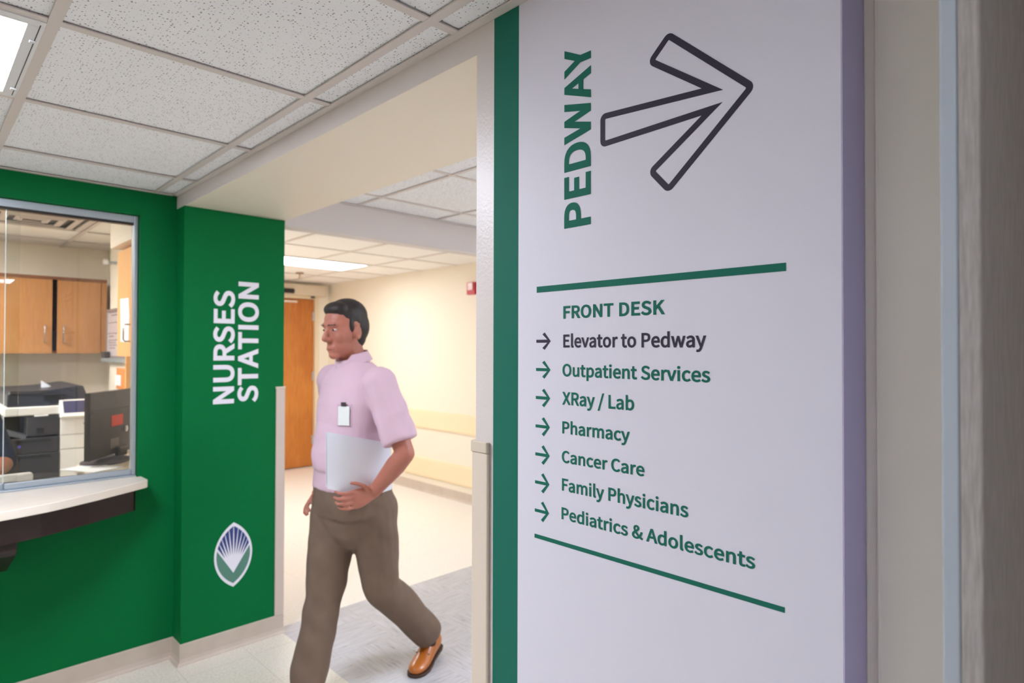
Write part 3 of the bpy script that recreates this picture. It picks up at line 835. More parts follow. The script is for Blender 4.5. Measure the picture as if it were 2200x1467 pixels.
# cove base
def base_run(name, pts, h, t=0.006):
    """vinyl base along a floor path; the wall is on the left of the walking direction"""
    m = MB()
    prof = [(0, 0), (t + 0.014, 0), (t + 0.013, 0.004), (t + 0.004, 0.014), (t, 0.03), (t, h - 0.003), (t - 0.002, h), (0, h)]
    P = [Vector((*p, 0)) for p in pts]
    rs = []
    for i, p in enumerate(P):
        d0 = (P[i] - P[i - 1]).normalized() if i > 0 else (P[1] - P[0]).normalized()
        d1 = (P[i + 1] - P[i]).normalized() if i < len(P) - 1 else d0
        n0 = Vector((d0.y, -d0.x, 0)); n1 = Vector((d1.y, -d1.x, 0))
        n = (n0 + n1)
        n = n / max(0.2, n.dot(n0))
        rs.append([p + n * a + Vector((0, 0, z)) for a, z in prof])
    m.rings(rs)
    return struct(obj(name, m, M_BASE))


base_run('baseboard_window', [(-3.2, G), (X0, G), (X0, GP), (XB, GP), (XB, G + 1.0)], 0.103)
base_run('baseboard_right', [(X0, YE), (X0, YSR)], 0.1)

# ---------------------------------------------------------------- near right: shade-toned sign edge, beige frame, papered partition
b = MB()
b.box(1.085, 1.75, 0.25, YSR - 0.0005, 0, HC + 0.006)
b.cyl((1.0805, 0.2862, 0), (0, 0, 1), 0.0026, HC + 0.006, 12)
b.box(1.0795, 1.75, 0.2002, 0.2868, 0, HC + 0.006)
struct(obj('trim_1', b, M_JAMB, bevel=0.003, segs=3))
b = MB()
b.box(1.7505, 3.6, 0.12, 0.2, 0, HC + 0.006)
struct(obj('wall_side', b, M_CREAM))
b = MB()
b.box(0.7202, 1.75, 0.1036, 0.1215, 0, HC)
pw = struct(obj('wall_partition', b, M_FABRIC, bevel=0.0022, segs=3))
b = MB()
b.box(0.72, 1.75, 0.1217, 0.136, 0, HC)
obj('edge_trim', b, M_TRIM, pw, bevel=0.002, segs=3)

# ---------------------------------------------------------------- hall and corridor
b = MB()
b.box(XB, XH, 0.3, GP, HH + 0.006, HH + 0.03, 0)
b.box(XB, XH, GP + 0.1, YF, HH + 0.006, HH + 0.03, 1)
hc = struct(obj('ceiling_corridor', b, [M_TILE, M_TILE2]))
g = grid_bars([1.95, 2.55, 3.19, 3.83], [0.5, 1.14, 1.78, 2.42, 3.06], XB, XH, 0.3, GP, HH, 0.02)
g2 = grid_bars([2.2, 2.84, 3.48], [3.7, 4.34, 4.98, 5.62, 6.26, 6.9, 7.54], XB, XH, GP + 0.1, YF, HH, 0.024)
g.add(g2.v, g2.f)
g.box(XB, XH, GP - 0.02, GP - 0.0005, HH - 0.004, HH + 0.002)
obj('ceiling_grid', g, M_GRID, hc)
b = MB()
b.box(XB, XH, GP, GP + 0.1, 2.258, HH + 0.05)
struct(obj('wall_beam', b, M_TAUPE, bevel=0.003))
b = MB()
b.box(XH, XH + 0.1, 0.2, YF + 0.1, 0, HH + 0.05)
struct(obj('wall_corridor', b, M_WARM))
b = MB()
DX0, DX1, DZ = 2.98, 3.9, 2.232
b.box(XB, DX0 - 0.05, YF, YF + 0.1, 0, HH + 0.05)
b.box(DX1 + 0.05, XH, YF, YF + 0.1, 0, HH + 0.05)
b.box(DX0 - 0.05, DX1 + 0.05, YF, YF + 0.1, DZ + 0.04, HH + 0.05)
struct(obj('wall_far', b, M_WARM))
b = MB(); b.box(XB, XH, 0.2, 0.3, 0, HH + 0.05)
struct(obj('wall_hall', b, M_CREAM))
b = MB(); b.box(XB - 0.1, XB - 0.0005, G + GT + 0.001, YF + 0.1, 0, HH + 0.05)
struct(obj('wall_corridor_left', b, M_WARM))
base_run('baseboard_corridor', [(XH, YF), (XH, 0.3)], 0.1, 0.008)

# door with frame
b = MB()
b.box(DX0, DX1, YF + 0.035, YF + 0.08, 0.012, DZ)
dr = struct(obj('door_1', b, M_OAK, bevel=0.002))
b = MB()
for x in (DX0 - 0.05, DX1 + 0.002):
    b.box(x, x + 0.048, YF - 0.012, YF + 0.1, 0, DZ + 0.05)
b.box(DX0 - 0.002, DX1 + 0.002, YF - 0.012, YF + 0.1, DZ + 0.004, DZ + 0.05)
obj('frame', b, mat('door_frame_cream', (222, 206, 176), 0.4), dr, 0.002)
for z in (0.3, 1.15, 1.95):
    b = MB(); b.cyl((DX1 + 0.001, YF + 0.028, z), (0, 0, 1), 0.009, 0.115, 12)
    b.box(DX1 - 0.018, DX1 + 0.004, YF + 0.026, YF + 0.036, z, z + 0.115)
    obj('hinge', b, M_ALU, dr)
b = MB(); b.tube([(DX0 + 0.07, YF + 0.035, 1.05), (DX0 + 0.07, YF - 0.02, 1.05), (DX0 + 0.18, YF - 0.02, 1.05)], 0.01, 10)
obj('handle', b, M_CHROME, dr)

# swing door operator over the door
t = thing('door_operator', 'long beige swing door operator box above the orange door', 'door opener', (3.4, YF, 2.33))
OX1 = at(703, 622, Y=YF - 0.11).x
b = MB(); b.box(2.75, OX1, YF - 0.11, YF - 0.002, 2.272, 2.412)
obj('housing', b, mat('operator_beige', (214, 198, 176), 0.45), t, 0.003)
b = MB(); sx = at(634, 627, Y=YF - 0.15).x
b.box(sx - 0.34, sx, YF - 0.15, YF - 0.111, 2.285, 2.345)
obj('motion_sensor', b, M_BLACK, t, 0.012, 3)
b = MB(); b.box(DX0 + 0.15, at(640, 648, Y=YF).x, YF + 0.012, YF + 0.034, DZ - 0.052, DZ - 0.026)
obj('slide_track', b, mat('track_silver', (226, 210, 196), 0.4), t, 0.002)
b = MB(); kx = at(673, 637, Y=YF - 0.06).x
b.box(kx - 0.018, kx + 0.018, YF - 0.08, YF - 0.03, 2.246, 2.271)
obj('cable_gland', b, M_CHAR, t, 0.003)

# corridor lamps
troffer(2.2, 3.48, 5.62, 6.26, HH, E_CORR, 'bright warm ceiling light in the corridor before the orange door')
troffer(1.56, 2.2, 4.98, 6.26, HH, E_CORR, 'added unseen fill light next to the corridor left wall')  # added lamp hidden behind the jamb, lifts the bounce onto the corridor ceiling
troffer(2.55, 3.83, 0.5, 1.14, HH, E_HALL, 'lit ceiling light in the hall behind the directory sign wall')

# sprinkler
sp = at(644, 586, Z=HH)
t = thing('sprinkler_head', 'small sprinkler head hanging from the corridor ceiling by the bright lamp', 'sprinkler', (sp.x, sp.y, HH))
b = MB(); b.cyl((sp.x, sp.y, HH - 0.012), (0, 0, 1), 0.045, 0.012, 24)
obj('escutcheon', b, mat('sprinkler_bronze', (176, 150, 126), 0.35, metal=0.4), t, 0.003)
b = MB(); b.cyl((sp.x, sp.y, HH - 0.06), (0, 0, 1), 0.009, 0.05, 14); b.cyl((sp.x, sp.y, HH - 0.064), (0, 0, 1), 0.022, 0.003, 18)
obj('deflector', b, mat('sprinkler_bronze', (176, 150, 126), 0.35), t)

# fire alarm strobe
t = thing('fire_alarm', 'red fire alarm strobe high on the cream corridor wall', 'fire alarm', (XH, 4.78, 2.19))
yy = at(1003, 620, X=XH - 0.03).y
b = MB(); b.box(XH - 0.035, XH, yy - 0.125, yy, 2.128, 2.252)
obj('housing', b, mat('alarm_red', (190, 44, 60), 0.3), t, 0.006, 3)
b = MB(); b.box(XH - 0.052, XH - 0.0352, yy - 0.105, yy - 0.03, 2.17, 2.245)
obj('strobe_lens', b, mat('strobe_lens', (236, 208, 212), 0.12, coat=0.5), t, 0.008, 3)

# crash rails on the corridor wall
for nm, z0, z1, lab in (('crash_rail', 0.698, 0.9, 'upper wide cream crash rail along the corridor wall'), ('crash_rail', 0.165, 0.375, 'lower wide cream crash rail just above the corridor skirting')):
    o = thing(nm, lab, 'wall guard', (XH, 5, z0), 'crash rails along the corridor wall')
    b = MB()
    b.prism([(0, z0), (0.016, z0 + 0.004), (0.02, z0 + 0.02), (0.02, z1 - 0.02), (0.016, z1 - 0.004), (0, z1)], lambda u, v, tt: (XH - 0.0005 - u, tt, v), 0.35, 7.55)
    obj('rail', b, M_RAIL, o)
    b = MB()
    b.prism([(0, z0), (0.017, z0 + 0.003), (0.022, z0 + 0.02), (0.022, z1 - 0.02), (0.017, z1 - 0.003), (0, z1)], lambda u, v, tt: (XH - 0.0005 - u, tt, v), 7.551, 7.58)
    obj('end_cap', b, M_GUARD, o, 0.002)

# corner guards of the opening
t = thing('corner_guard', 'beige vinyl corner guard with a rounded top cap, left of the directory sign', 'corner guard', (X0, YE, 0), 'corner guards of the wide opening')
def ell_guard(z0, z1, e):
    m = MB()
    k = 0.009 + e
    pts = [(X0 - 0.001, YE - 0.052), (X0 - k + 0.003, YE - 0.052), (X0 - k, YE - 0.049), (X0 - k, YE + k - 0.006), (X0 - k + 0.006, YE + k), (X0 + 0.06, YE + k), (X0 + 0.06, YE + 0.001), (X0 - 0.001, YE + 0.001)]
    m.prism(pts, lambda u, v, tt: (u, v, tt), z0, z1)
    return m
obj('guard_strip', ell_guard(0.0, 1.325, 0), M_GUARD, t, 0.003, 3)
obj('end_cap', ell_guard(1.3255, 1.352, 0.0025), mat('guard_cap_vinyl', (216, 202, 184), 0.4), t, 0.006, 3)
t = thing('corner_guard', 'beige vinyl corner guard on the far edge of the green jamb', 'corner guard', (XB, GP, 0.1), 'corner guards of the wide opening')
b = MB()
b.prism([(XB - 0.045, GP - 0.0005), (XB - 0.045, GP - 0.005), (XB - 0.042, GP - 0.008), (XB + 0.002, GP - 0.008), (XB + 0.008, GP - 0.002), (XB + 0.008, GP + 0.045), (XB + 0.001, GP + 0.045), (XB + 0.001, GP - 0.0005)], lambda u, v, tt: (u, v, tt), 0.1035, 1.35)
obj('guard_strip', b, mat('far_guard_vinyl', (206, 190, 178), 0.45), t, 0.001)
b = MB()
b.prism([(XB - 0.047, GP - 0.0005), (XB - 0.047, GP - 0.006), (XB - 0.043, GP - 0.0095), (XB + 0.003, GP - 0.0095), (XB + 0.0095, GP - 0.003), (XB + 0.0095, GP + 0.047), (XB + 0.001, GP + 0.047), (XB + 0.001, GP - 0.0005)], lambda u, v, tt: (u, v, tt), 1.3505, 1.362)
obj('end_cap', b, mat('guard_cap_vinyl', (216, 202, 184), 0.4), t, 0.001)

# ---------------------------------------------------------------- directory sign
XS = X0 - 0.0016
b = MB()
b.box(XS, X0 - 0.0001, YSR + 0.0003, YSI, 0.02, HC - 0.0015)
sign = tag(obj('directory_sign', b, M_SIGN), 'tall lavender-white directory sign with green lettering and a large arrow outline', 'sign')
b = MB(); b.box(XS, X0 - 0.0001, YSI + 0.0002, YSO, 0.02, HC - 0.0015)
obj('green_stripe', b, M_TEAL, sign)
b = MB(); b.box(X0 - 0.0016, 1.0845, YSR - 0.0016, YSR - 0.0001, 0.02, HC - 0.0015)
obj('edge_band', b, M_EDGE_SHADE, sign)['label'] = 'sign edge with shade put into its purple tone'
UX, UY, UN = Vector((0, -1, 0)), Vector((0, 0, 1)), Vector((-1, 0, 0))
XF = XS - 0.0001


def sp_(x, y):
    return at(x, y, X=XF)


def sign_line(s, l, base_l, cap_l, r, base_r, m, bold, track, capr=None):
    p, q, c = sp_(l, base_l), sp_(r, base_r), sp_(l, cap_l)
    z = (p.z + q.z) / 2
    lettering('text_line', s, m, sign, (XF, p.y, z), UX, UY, UN, p.y - q.y, c.z - p.z, bold, track)['label'] = 'the words ' + s


sign_line('FRONT DESK', 1210.4, 683.4, 656.4, 1429, 676.5, M_TEAL, 0.046, 25)
sign_line('Elevator to Pedway', 1210.4, 745.8, 718.0, 1517.6, 747.0, M_INK, 0.037, 8)
sign_line('Outpatient Services', 1208.6, 807.0, 780.5, 1526, 823.0, M_TEAL, 0.037, 8)
sign_line('XRay / Lab', 1208.0, 869.5, 842, 1362.5, 881.5, M_TEAL, 0.037, 8)
sign_line('Pharmacy', 1208.2, 931.2, 905, 1353.3, 949.0, M_TEAL, 0.037, 8)
sign_line('Cancer Care', 1207.2, 994.0, 968.3, 1384.7, 1022.5, M_TEAL, 0.037, 8)
sign_line('Family Physicians', 1207.5, 1054.6, 1028, 1478.8, 1111.0, M_TEAL, 0.037, 8)
sign_line('Pediatrics & Adolescents', 1206.6, 1115.8, 1090, 1622.7, 1222.0, M_TEAL, 0.037, 8)
# vertical PEDWAY, read upwards
p0, p1, pc = sp_(1269.5, 481.5), sp_(1269.5, 84.5), sp_(1212.3, 490)
lettering('vertical_lettering', 'PEDWAY', M_TEAL, sign, (XF, p0.y, p0.z), (0, 0, 1), (0, 1, 0), UN, p1.z - p0.z, pc.y - p0.y, 0.05, 20)['label'] = 'the word PEDWAY reading upwards'
# rules
for a, c in (((1153.4, 616.0), (1689, 582.0)), ((1148.6, 1145.8), (1686.4, 1316.5))):
    p, q = sp_(*a), sp_(*c)
    z = [sp_(*v).z for v in ((a[0], a[1]), (c[0], c[1]))]
    hi = sp_(*a).z
    lo = sp_(*c).z
    b = MB(); b.box(XF - 0.0005, XF, q.y, p.y, min(hi, lo), max(hi, lo))
    obj('rule', b, M_TEAL, sign)
# small arrows
for k, (y, m) in enumerate(((733.0, M_INK), (793.5, M_TEAL), (853.5, M_TEAL), (914.5, M_TEAL), (974.5, M_TEAL), (1034.5, M_TEAL), (1095.0, M_TEAL))):
    x = 1152.5 - 0.55 * k
    a, tip, up = sp_(x, y), sp_(x + 30.5, y + 0.5), sp_(x + 13, y - 18.7)
    Lx, H = a.y - tip.y, up.z - a.z
    s = 0.0066
    k2 = s * 1.35
    ah = Lx * 0.52
    pts = [(0, -s / 2), (Lx - k2 * 1.05, -s / 2), (Lx - ah - k2 * 0.2, -H + k2 * 0.45), (Lx - ah + k2 * 0.5, -H), (Lx, 0),
           (Lx - ah + k2 * 0.5, H), (Lx - ah - k2 * 0.2, H - k2 * 0.45), (Lx - k2 * 1.05, s / 2), (0, s / 2)]
    place('arrow', curve_mesh([pts]), m, sign, (XF, a.y, a.z), UX, UY, UN)
# large outlined arrow: outer outline in sign coordinates (u to the right, v up), then an inset outline
OUT = [(1000 + x / 2.62, y / 2.62) for x, y in ((1144, 176), (1640, 477), (1142, 1090), (1024, 968), (1330, 650), (760, 833), (760, 644), (1330, 498), (1020, 358))]
P2 = []
for x, y in OUT:
    q = sp_(x, y)
    P2.append(Vector((-q.y, q.z)))
SW = 0.0115


def inset(P, d):
    n, out = len(P), []
    for i in range(n):
        a, p, c = P[i - 1], P[i], P[(i + 1) % n]
        e0, e1 = (p - a).normalized(), (c - p).normalized()
        n0, n1 = Vector((e0.y, -e0.x)), Vector((e1.y, -e1.x))
        mm = (n0 + n1).normalized()
        out.append(p + mm * (d / max(0.15, mm.dot(n0))))
    return out


def fillet(P, r, concave=()):
    out, n = [], len(P)
    for i in range(n):
        p = P[i]
        if i in concave or r <= 0:
            out.append((p.x, p.y)); continue
        e0, e1 = (P[i - 1] - p).normalized(), (P[(i + 1) % n] - p).normalized()
        half = e0.angle(e1) / 2
        tl = r / math.tan(half)
        c = p + (e0 + e1).normalized() * (r / math.sin(half))
        s0, s1 = p + e0 * tl, p + e1 * tl
        a0 = math.atan2((s0 - c).y, (s0 - c).x); a1 = math.atan2((s1 - c).y, (s1 - c).x)
        da = (a1 - a0 + math.pi) % (2 * math.pi) - math.pi
        for k in range(9):
            out.append((c.x + r * math.cos(a0 + da * k / 8), c.y + r * math.sin(a0 + da * k / 8)))
    return out


INN = inset(P2, SW)
big = curve_mesh([fillet(P2, 0.0125, (4, 7)), fillet(INN, 0.0022, (4, 7))])
place('arrow_outline', big, M_INK, sign, (XF, 0, 0), UX, UY, UN)

# ---------------------------------------------------------------- lettering and emblem on the green jamb
YJ = GP - 0.0002
M_LET = mat('wall_lettering_vinyl', (232, 230, 240), 0.45)


def jp(x, y):
    return at(x, y, Y=YJ)


a, c = jp(500, 866), jp(504, 625)
root = None
for s, capx, basex, yb, yt, tr in (('NURSES', 457.5, 502.5, 866, 625.5, 22), ('STATION', 510.5, 554, 863, 608, 22)):
    p, q, k = jp(basex, yb), jp(basex, yt), jp(capx, (yb + yt) / 2)
    k0 = jp(basex, (yb + yt) / 2)
    o = lettering('wall_lettering', s, M_LET, None, (p.x, YJ, p.z), (0, 0, 1), (-1, 0, 0), (0, -1, 0), q.z - p.z, k0.x - k.x, 0.045, tr)
    tag(o, 'white vinyl word %s reading upwards on the green jamb' % s, 'lettering', 'NURSES STATION lettering on the green jamb')

EC = jp(501, 1191)
EH = (jp(501, 1122).z - jp(501, 1260).z) / 2
EW = (jp(541.5, 1190).x - jp(460, 1190).x) / 2
EC.x = (jp(541.5, 1190).x + jp(460, 1190).x) / 2


def vesica(wd, ht, n=22, pw=1.75):
    pts, rr = [], (ht * ht + wd * wd) / (2 * wd)          # two circular arcs
    for i in range(n + 1):
        v = -1 + 2 * i / n
        pts.append((math.sqrt(max(0.0, rr * rr - (ht * v) ** 2)) - (rr - wd), ht * v))
    return pts + [(-u, v) for u, v in pts[1:-1]][::-1]


def flat(name, splines, m, parent, lift):
    return place(name, curve_mesh(splines), m, parent, (EC.x, YJ - lift, EC.z), (1, 0, 0), (0, 0, 1), (0, -1, 0), thick=0.0003)


em = tag(flat('emblem', [vesica(EW, EH)], M_LET, None, 0), 'pointed oval emblem with blue rays above green, low on the green jamb', 'emblem')
iw, ih = EW * 0.885, EH * 0.885
inner = vesica(iw, ih, 60)
apex = Vector((0, -EH * 0.57))
TL = Vector((-iw * 0.95, EH * 0.28)); TR = Vector((iw * 0.95, EH * 0.28))


def edge_at(d):
    """where a ray from the apex leaves the inner oval"""
    lo, hi = 0.0, 3 * EH
    for _ in range(40):
        mid = (lo + hi) / 2
        q = apex + d * mid
        ir = (ih * ih + iw * iw) / (2 * iw)
        inside = abs(q.y) < ih and abs(q.x) < math.sqrt(ir * ir - q.y * q.y) - (ir - iw)
        lo, hi = (mid, hi) if inside else (lo, mid)
    return apex + d * lo


aL = math.atan2(TL.y - apex.y, TL.x - apex.x); aR = math.atan2(TR.y - apex.y, TR.x - apex.x)
# green field: oval below the V
low = [apex] + [edge_at(Vector((math.cos(aR - 0.05 - t * (aR - aL + 2 * math.pi - 0.1) / 60), math.sin(aR - 0.05 - t * (aR - aL + 2 * math.pi - 0.1) / 60)))) for t in range(61)]
flat('green_field', [[tuple(p) for p in low]], mat('emblem_green', (84, 132, 116), 0.45), em, 0.0004)
blue = []
N = 10
for k in range(N):
    b0, b1 = aR + (aL - aR) * k / N, aR + (aL - aR) * (k + 1) / N
    da = (b1 - b0)
    pts = [edge_at(Vector((math.cos(b0 + da * f), math.sin(b0 + da * f)))) for f in (0.06, 0.35, 0.65, 0.94)]
    mid = Vector((math.cos((b0 + b1) / 2), math.sin((b0 + b1) / 2)))
    pts.append(apex + mid * EH * 0.56)
    blue.append([tuple(p) for p in pts])
flat('blue_rays', blue, mat('emblem_blue', (44, 62, 122), 0.45), em, 0.0004)
# ---------------------------------------------------------------- reception window
YG = G + 0.055
FX1 = WX1 - 0.002
b = MB()
fy0, fy1 = G + 0.03, G + 0.08
b.box(FX1 - 0.017, FX1, fy0, fy1, 0.9465, WZ1 - 0.002)
b.box(WX0 + 0.002, WX0 + 0.019, fy0, fy1, 0.9465, WZ1 - 0.002)
b.box(WX0 + 0.019, FX1 - 0.017, fy0, fy1, WZ1 - 0.036, WZ1 - 0.002)
b.box(WX0 + 0.002, FX1, fy0 - 0.012, fy1, 0.9385, 0.946)
win = struct(obj('window_1', b, M_ALU, bevel=0.002))
M_GLASS = glass('clear_glass')
PX = at(11, 700, Y=YG).x
b = MB(); b.box(PX, FX1 - 0.021, YG - 0.003, YG + 0.003, 0.95, WZ1 - 0.037)
obj('sliding_pane', b, M_GLASS, win)
b = MB(); b.box(WX0 + 0.028, PX + 0.05, YG + 0.014, YG + 0.02, 0.95, WZ1 - 0.037)
obj('sliding_pane', b, M_GLASS, win)
b = MB(); b.box(PX - 0.0025, PX - 0.0001, YG - 0.0035, YG + 0.0035, 0.972, WZ1 - 0.037)
obj('pane_edge', b, mat('glass_edge', (214, 226, 222), 0.3), win)
b = MB(); b.box(PX + 0.003, FX1 - 0.0175, YG - 0.014, YG + 0.008, 0.9465, 0.973)
obj('pane_rail', b, M_ALU, win, 0.003)
b = MB(); b.box(WX0 + 0.028, PX + 0.05, YG + 0.0095, YG + 0.0245, 0.9465, 0.973)
obj('pane_rail', b, M_ALU, win, 0.003)
b = MB(); b.box(WX0 + 0.028, FX1 - 0.0175, YG - 0.012, YG + 0.02, WZ1 - 0.046, WZ1 - 0.0365)
obj('head_gasket', b, M_BLACK, win)

# curved counter ledge with its dark apron
ZC = 0.94
half = [(0.833, 3.462), (0.836, 3.358), (0.828, 3.338), (0.803, 3.322), (0.75, 3.288), (0.683, 3.249), (0.6, 3.2), (0.493, 3.145), (0.42, 3.112), (0.349, 3.091), (0.262, 3.074), (0.15, 3.058), (0.0, 3.05)]
CXM = -0.02
prof = half + [(2 * CXM - x, y) for x, y in half[::-1]]
t = thing('counter_ledge', 'curved pale laminate counter ledge below the reception window', 'counter', (CXM, G, ZC))
b = MB(); b.prism([(x, min(y, G - 0.001)) for x, y in prof], lambda u, v, tt: (u, v, tt), ZC - 0.036, ZC)
obj('ledge_top', b, M_STONE, t, 0.003)
b = MB(); b.box(WX0 + 0.001, WX1 - 0.001, G - 0.0008, G + 0.15, 0.9005, ZC - 0.002)
obj('sill_strip', b, M_STONE, t)
ap = [(0.782, G - 0.001), (0.782, 3.352)] + [(x - 0.022, y + 0.035) for x, y in half[3:]]
ap = ap + [(2 * CXM - x, y) for x, y in ap[::-1]]
b = MB(); b.prism(ap, lambda u, v, tt: (u, v, tt), 0.8, ZC - 0.0362)
obj('apron', b, M_MAHOG, t, 0.002)
for x in (0.322, 2 * CXM - 0.322 - 0.1):
    b = MB()
    b.prism([(G - 0.001, 0.7995), (3.14, 0.7995), (3.14, 0.765), (3.16, 0.742), (G - 0.001, 0.6)], lambda u, v, tt: (tt, u, v), x - 0.1, x)
    obj('bracket', b, M_MAHOG, t, 0.006, 3)

# ---------------------------------------------------------------- office behind the window
b = MB(); b.box(-1.7, XO + 0.1, YO, YO + 0.1, 0, HC + 0.05)
struct(obj('wall_office_back', b, M_OFFICE))
b = MB(); b.box(XO, XO + 0.1, G + GT + 0.001, YO, 0, HC + 0.05)
struct(obj('wall_office_right', b, M_OFFICE))
b = MB(); b.box(-1.7, -1.6, G + GT + 0.001, YO, 0, HC + 0.05)
struct(obj('wall_office_left', b, M_OFFICE))
b = MB(); b.box(-1.6, XO, G + GT + 0.001, YO, HC + 0.008, HC + 0.03)
oc = struct(obj('ceiling_office', b, M_TILE2))
obj('ceiling_grid', grid_bars([0.845, 0.2, -0.44, -1.08], [3.83, 4.4, 4.98, 5.49], -1.6, XO, G + GT + 0.001, YO, HC, 0.026), M_GRID, oc)
troffer(-1.08, 0.2, 4.4, 4.98, HC, E_OFF, 'lit ceiling light in the office behind the reception window')
# soffit over the right-hand cabinets
b = MB(); b.box(0.824, XO, G + GT + 0.001, 4.12, 2.14, HC + 0.007)
struct(obj('wall_soffit', b, mat('soffit_white', (240, 228, 214), 0.6)))

# supply grille
t = thing('air_vent', 'square louvred air vent in the office ceiling', 'vent', (0.52, 4.69, HC))
b = MB()
vx0, vx1, vy0, vy1 = 0.25, 0.815, 4.42, 4.965
for (p, q, r, s) in ((vx0, vx1, vy0, vy0 + 0.03), (vx0, vx1, vy1 - 0.03, vy1), (vx0, vx0 + 0.03, vy0 + 0.03, vy1 - 0.03), (vx1 - 0.03, vx1, vy0 + 0.03, vy1 - 0.03)):
    b.box(p, q, r, s, HC - 0.006, HC + 0.004)
obj('frame', b, M_GRID, t, 0.001)
b = MB(); b.box(vx0 + 0.03, vx1 - 0.03, vy0 + 0.03, vy1 - 0.03, HC + 0.0045, HC + 0.007)
obj('dark_throat', b, M_BLACK, t)
for k in range(3):
    e = 0.055 + 0.072 * k
    b = MB()
    for (p, q, z0_, z1_) in ((0.0, 0.018, -0.004, 0.0), (0.018, 0.036, -0.009, -0.005)):
        x0_, x1_, y0_, y1_ = vx0 + e + p, vx1 - e - p, vy0 + e + p, vy1 - e - p
        dd = q - p
        b.box(x0_, x1_, y0_, y0_ + dd, HC + z0_, HC + z1_ + 0.002)
        b.box(x0_, x1_, y1_ - dd, y1_, HC + z0_, HC + z1_ + 0.002)
        b.box(x0_, x0_ + dd, y0_ + dd, y1_ - dd, HC + z0_, HC + z1_ + 0.002)
        b.box(x1_ - dd, x1_, y0_ + dd, y1_ - dd, HC + z0_, HC + z1_ + 0.002)
    obj('louvre', b, M_GRID, t)

# wall cabinet on the back wall
def pull(x, y, z0, z1, parent, ax='y', d=0.03):
    m = MB()
    if ax == 'y':
        m.tube([(x, y, z0), (x, y - d * 0.8, z0), (x, y - d, z0 + 0.01), (x, y - d, z1 - 0.01), (x, y - d * 0.8, z1), (x, y, z1)], 0.0045, 8)
    else:
        m.tube([(x, y, z0), (x - d * 0.8, y, z0), (x - d, y, z0 + 0.01), (x - d, y, z1 - 0.01), (x - d * 0.8, y, z1), (x, y, z1)], 0.0045, 8)
    return obj('handle', m, M_CHROME, parent, smooth=True)


YCB = YO - 0.32
def cb(x, y):
    return at(x, y, Y=YCB)


zc0, zc1 = cb(120, 759).z, cb(120, 594).z
xr = cb(229, 700).x
xg0, xg1 = cb(112, 700).x, cb(123, 700).x
t = thing('wall_cabinet', 'long maple wall cabinet on the office back wall, one door ajar', 'cabinet', (0, YO, zc0))
b = MB()
xl = -0.75
b.box(xl, xr, YCB + 0.02, YO - 0.001, zc1 - 0.02, zc1)
b.box(xl, xr, YCB + 0.02, YO - 0.001, zc0, zc0 + 0.018)
b.box(xl, xr, YO - 0.01, YO - 0.001, zc0 + 0.018, zc1 - 0.02)
for x in (xl, xg0 - 0.62, xr - 0.02):
    b.box(x, x + 0.02, YCB + 0.02, YO - 0.01, zc0 + 0.018, zc1 - 0.02)
obj('carcass', b, M_BROWN, t)
b = MB(); b.box(xl, xr, YCB - 0.004, YCB + 0.019, zc1 - 0.022, zc1)
obj('top_rail', b, M_BROWN, t)
b = MB(); b.box(xr - 0.035, xr, YCB + 0.001, YCB + 0.0195, zc0, zc1 - 0.023)
obj('filler_strip', b, M_MAPLE, t)
for (p, q, hx) in ((xg1, xr - 0.038, xg1 + 0.035), (xg0 - 0.6, xg0, xg0 - 0.045), (xl, xg0 - 0.604, xg0 - 0.66)):
    b = MB(); b.box(p, q, YCB, YCB + 0.019, zc0, zc1 - 0.024)
    d = obj('door', b, M_MAPLE, t, 0.001)
    pull(hx, YCB, zc0 + 0.08, zc0 + 0.2, d)
b = MB(); b.box(xg0 - 0.05, xg1 + 0.1, YCB + 0.06, YCB + 0.2, zc0 + 0.0185, zc0 + 0.16)
o = tag(obj('storage_box', b, mat('dark_box', (58, 60, 66), 0.6), bevel=0.004), 'grey box seen in the dark gap of the wall cabinet', 'box')

# wall cabinet on the right wall, its door towards the window
t = thing('wall_cabinet', 'light maple wall cabinet on the office right wall, paper taped to its door', 'cabinet', (XO, 3.85, 1.527))
CXF = 0.858
b = MB(); b.box(CXF + 0.02, XO - 0.001, G + GT + 0.02, 4.1, 1.53, 2.128)
obj('carcass', b, M_MAPLEL, t)
yd = at(252.5, 650, X=CXF).y
b = MB(); b.box(CXF, CXF + 0.0195, G + GT + 0.02, yd, 1.527, 2.122)
d = obj('door', b, M_MAPLEL, t, 0.001)
hy = at(281, 715, X=CXF).y
pull(CXF, hy, at(281, 733, X=CXF).z, at(281, 697, X=CXF).z, d, 'x', 0.035)
# paper taped to that door
pts = [at(258.5, 642, X=CXF - 0.001), at(276.5, 639.5, X=CXF - 0.001), at(278, 680, X=CXF - 0.001), at(276, 736, X=CXF - 0.001), at(259, 734, X=CXF - 0.001), at(259.5, 690, X=CXF - 0.001)]
b = MB(); b.prism([(p.y, p.z) for p in pts], lambda u, v, tt: (tt, u, v), CXF - 0.0018, CXF - 0.0006)
tag(obj('taped_paper', b, M_PAPER), 'long white paper taped on the light maple cabinet door', 'paper')
# wood end panel below it
b = MB(); b.box(at(270.5, 800, Y=4.44).x, XO - 0.001, 4.44, 4.46, 0.931, 1.5265)
tag(obj('end_panel', b, M_MAPLEL), 'light maple upright end panel under the right-hand wall cabinet', 'panel')

XP = 1.08                                            # added shallow pilaster, brings the whiteboard out of the cabinet's shade
b = MB(); b.box(XP, XO - 0.0005, 4.47, 5.385, 0.0, HC + 0.006)
struct(obj('wall_added_pilaster', b, M_OFFICE))
